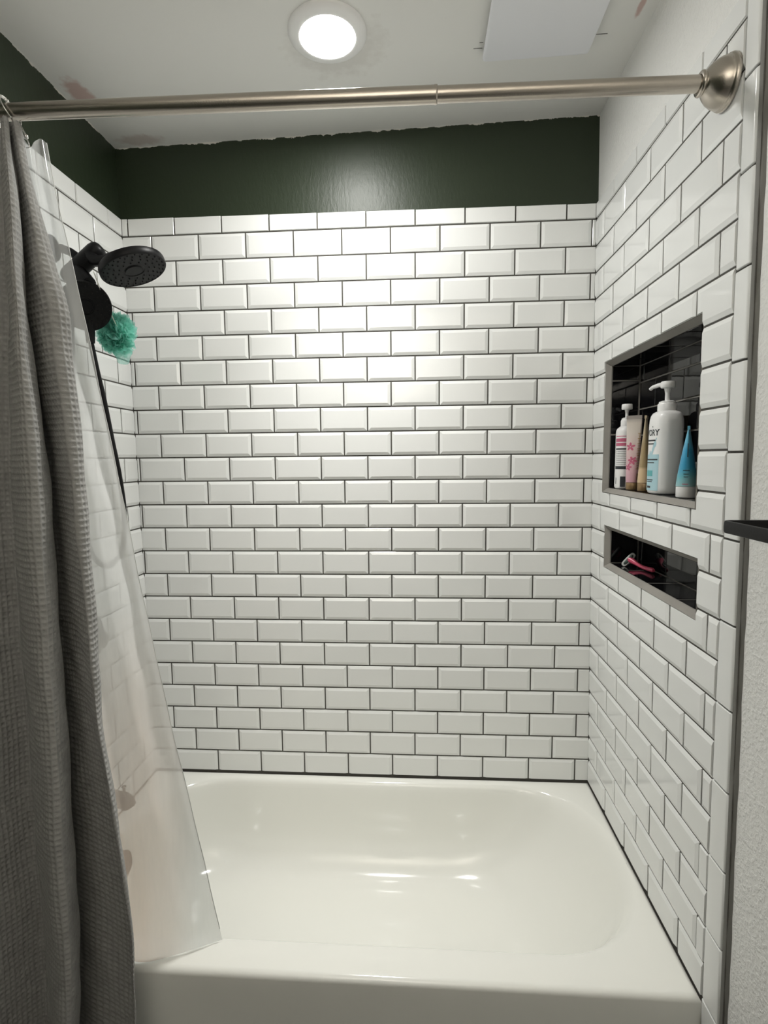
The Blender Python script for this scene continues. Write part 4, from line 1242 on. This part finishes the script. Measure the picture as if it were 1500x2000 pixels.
tube('squeeze_tube', 'gold and cream squeeze tube seen edge-on between pink tube and large bottle', 0.048, -0.303, 0.190, 0.021, 0.0165, 0.021, math.radians(62), gold_tube, M['bronze_cap'])
def blue_print(t, sf, r):
    c = math.radians(190) * r
    wrap('vertical_lettering', [(lambda vf: ([(-y, x, 0) for x, y, _ in vf[0]], vf[1]))(rect_mesh(0.030, 0.0034, 6, 1))][0], M['label_grey'], t, sf, c - 0.003, 0.104, 0.0004)
    for z_, w_ in ((0.060, 0.016), (0.052, 0.012), (0.046, 0.010)):
        wrap('print_line', rect_mesh(w_, 0.0014, 5, 1), M['label_grey'], t, sf, c - 0.005, z_, 0.0004)
    wrap('red_print', rect_mesh(0.012, 0.0016, 5, 1), M['label_pink'], t, sf, c - 0.006, 0.030, 0.0004)
tube('squeeze_tube', 'small blue squeeze tube with white cap at the right end of the niche', 0.048, -0.528, 0.150, 0.024, 0.0215, 0.0175, math.radians(62), blue_tube, M['white_plastic'], blue_print)

# ------------------------------------------------------------------ razor in the lower niche
def razor():
    zf = NL['z0'] + 0.0122 + 0.002
    t = thing('razor', 'pink disposable razor lying in the lower niche', 'razor', (0.075, -0.22, zf))
    T = t.location
    pts = catmull([(0.0645, -0.186, 0.8040), (0.070, -0.198, 0.8010), (0.076, -0.214, 0.7960), (0.081, -0.236, 0.7925), (0.085, -0.258, 0.7925), (0.088, -0.278, 0.7935), (0.089, -0.288, 0.7935)], 5)
    n = len(pts)
    rad = np.interp(np.arange(n), [0, 4, 9, 15, 20, 26, n - 1], [0.0105, 0.0085, 0.0058, 0.0050, 0.0058, 0.0066, 0.004])
    V, F = tube_geo([Vector(p) - T for p in pts], list(rad), 16)
    mesh_obj('handle', V, F, M['razor_pink'], t, smooth=True, sharp=60)
    a, b = Vector((0.046, -0.186, 0.7875)) - T, Vector((0.0745, -0.190, 0.8215)) - T
    d = (b - a).normalized()
    wdt = Vector((-0.35, -0.55, 0)).cross(d).normalized()
    nn = d.cross(wdt).normalized()
    def bar(name, s0, s1, hw, h0, h1, mat):
        V = []; F = []
        for hgt, k in ((h0, 0.8), (h0 + (h1 - h0) * .3, 1), (h1 - (h1 - h0) * .3, 1), (h1, 0.75)):
            for q in range(20):
                th = 2 * math.pi * q / 20
                c_, s_ = math.cos(th), math.sin(th)
                u_ = math.copysign(abs(c_) ** 0.5, c_) * (s1 - s0) / 2 * (1 - (1 - k) * .15); v_ = math.copysign(abs(s_) ** 0.7, s_) * hw * k
                V.append(a + d * ((s0 + s1) / 2 + u_) + wdt * v_ + nn * hgt)
        for r in range(3):
            for q in range(20): F.append((r * 20 + q, r * 20 + (q + 1) % 20, r * 20 + 20 + (q + 1) % 20, r * 20 + 20 + q))
        F.append(tuple(range(20))[::-1]); F.append(tuple(range(60, 80)))
        o = mesh_obj(name, V, F, mat, t, smooth=True, sharp=50)
        bb = bmesh.new(); bb.from_mesh(o.data); bmesh.ops.recalc_face_normals(bb, faces=bb.faces); bb.to_mesh(o.data); bb.free()
    ln = (b - a).length
    bar('cartridge', -0.002, ln + 0.002, 0.0085, -0.004, 0.004, M['razor_grey'])
    bar('blade_strip', 0.004, ln - 0.004, 0.0045, 0.003, 0.0048, M['blade'])
    bar('blade_strip', 0.004, ln - 0.004, 0.0045, -0.0048, -0.003, M['blade'])
razor()
bpy.context.view_layer.update()
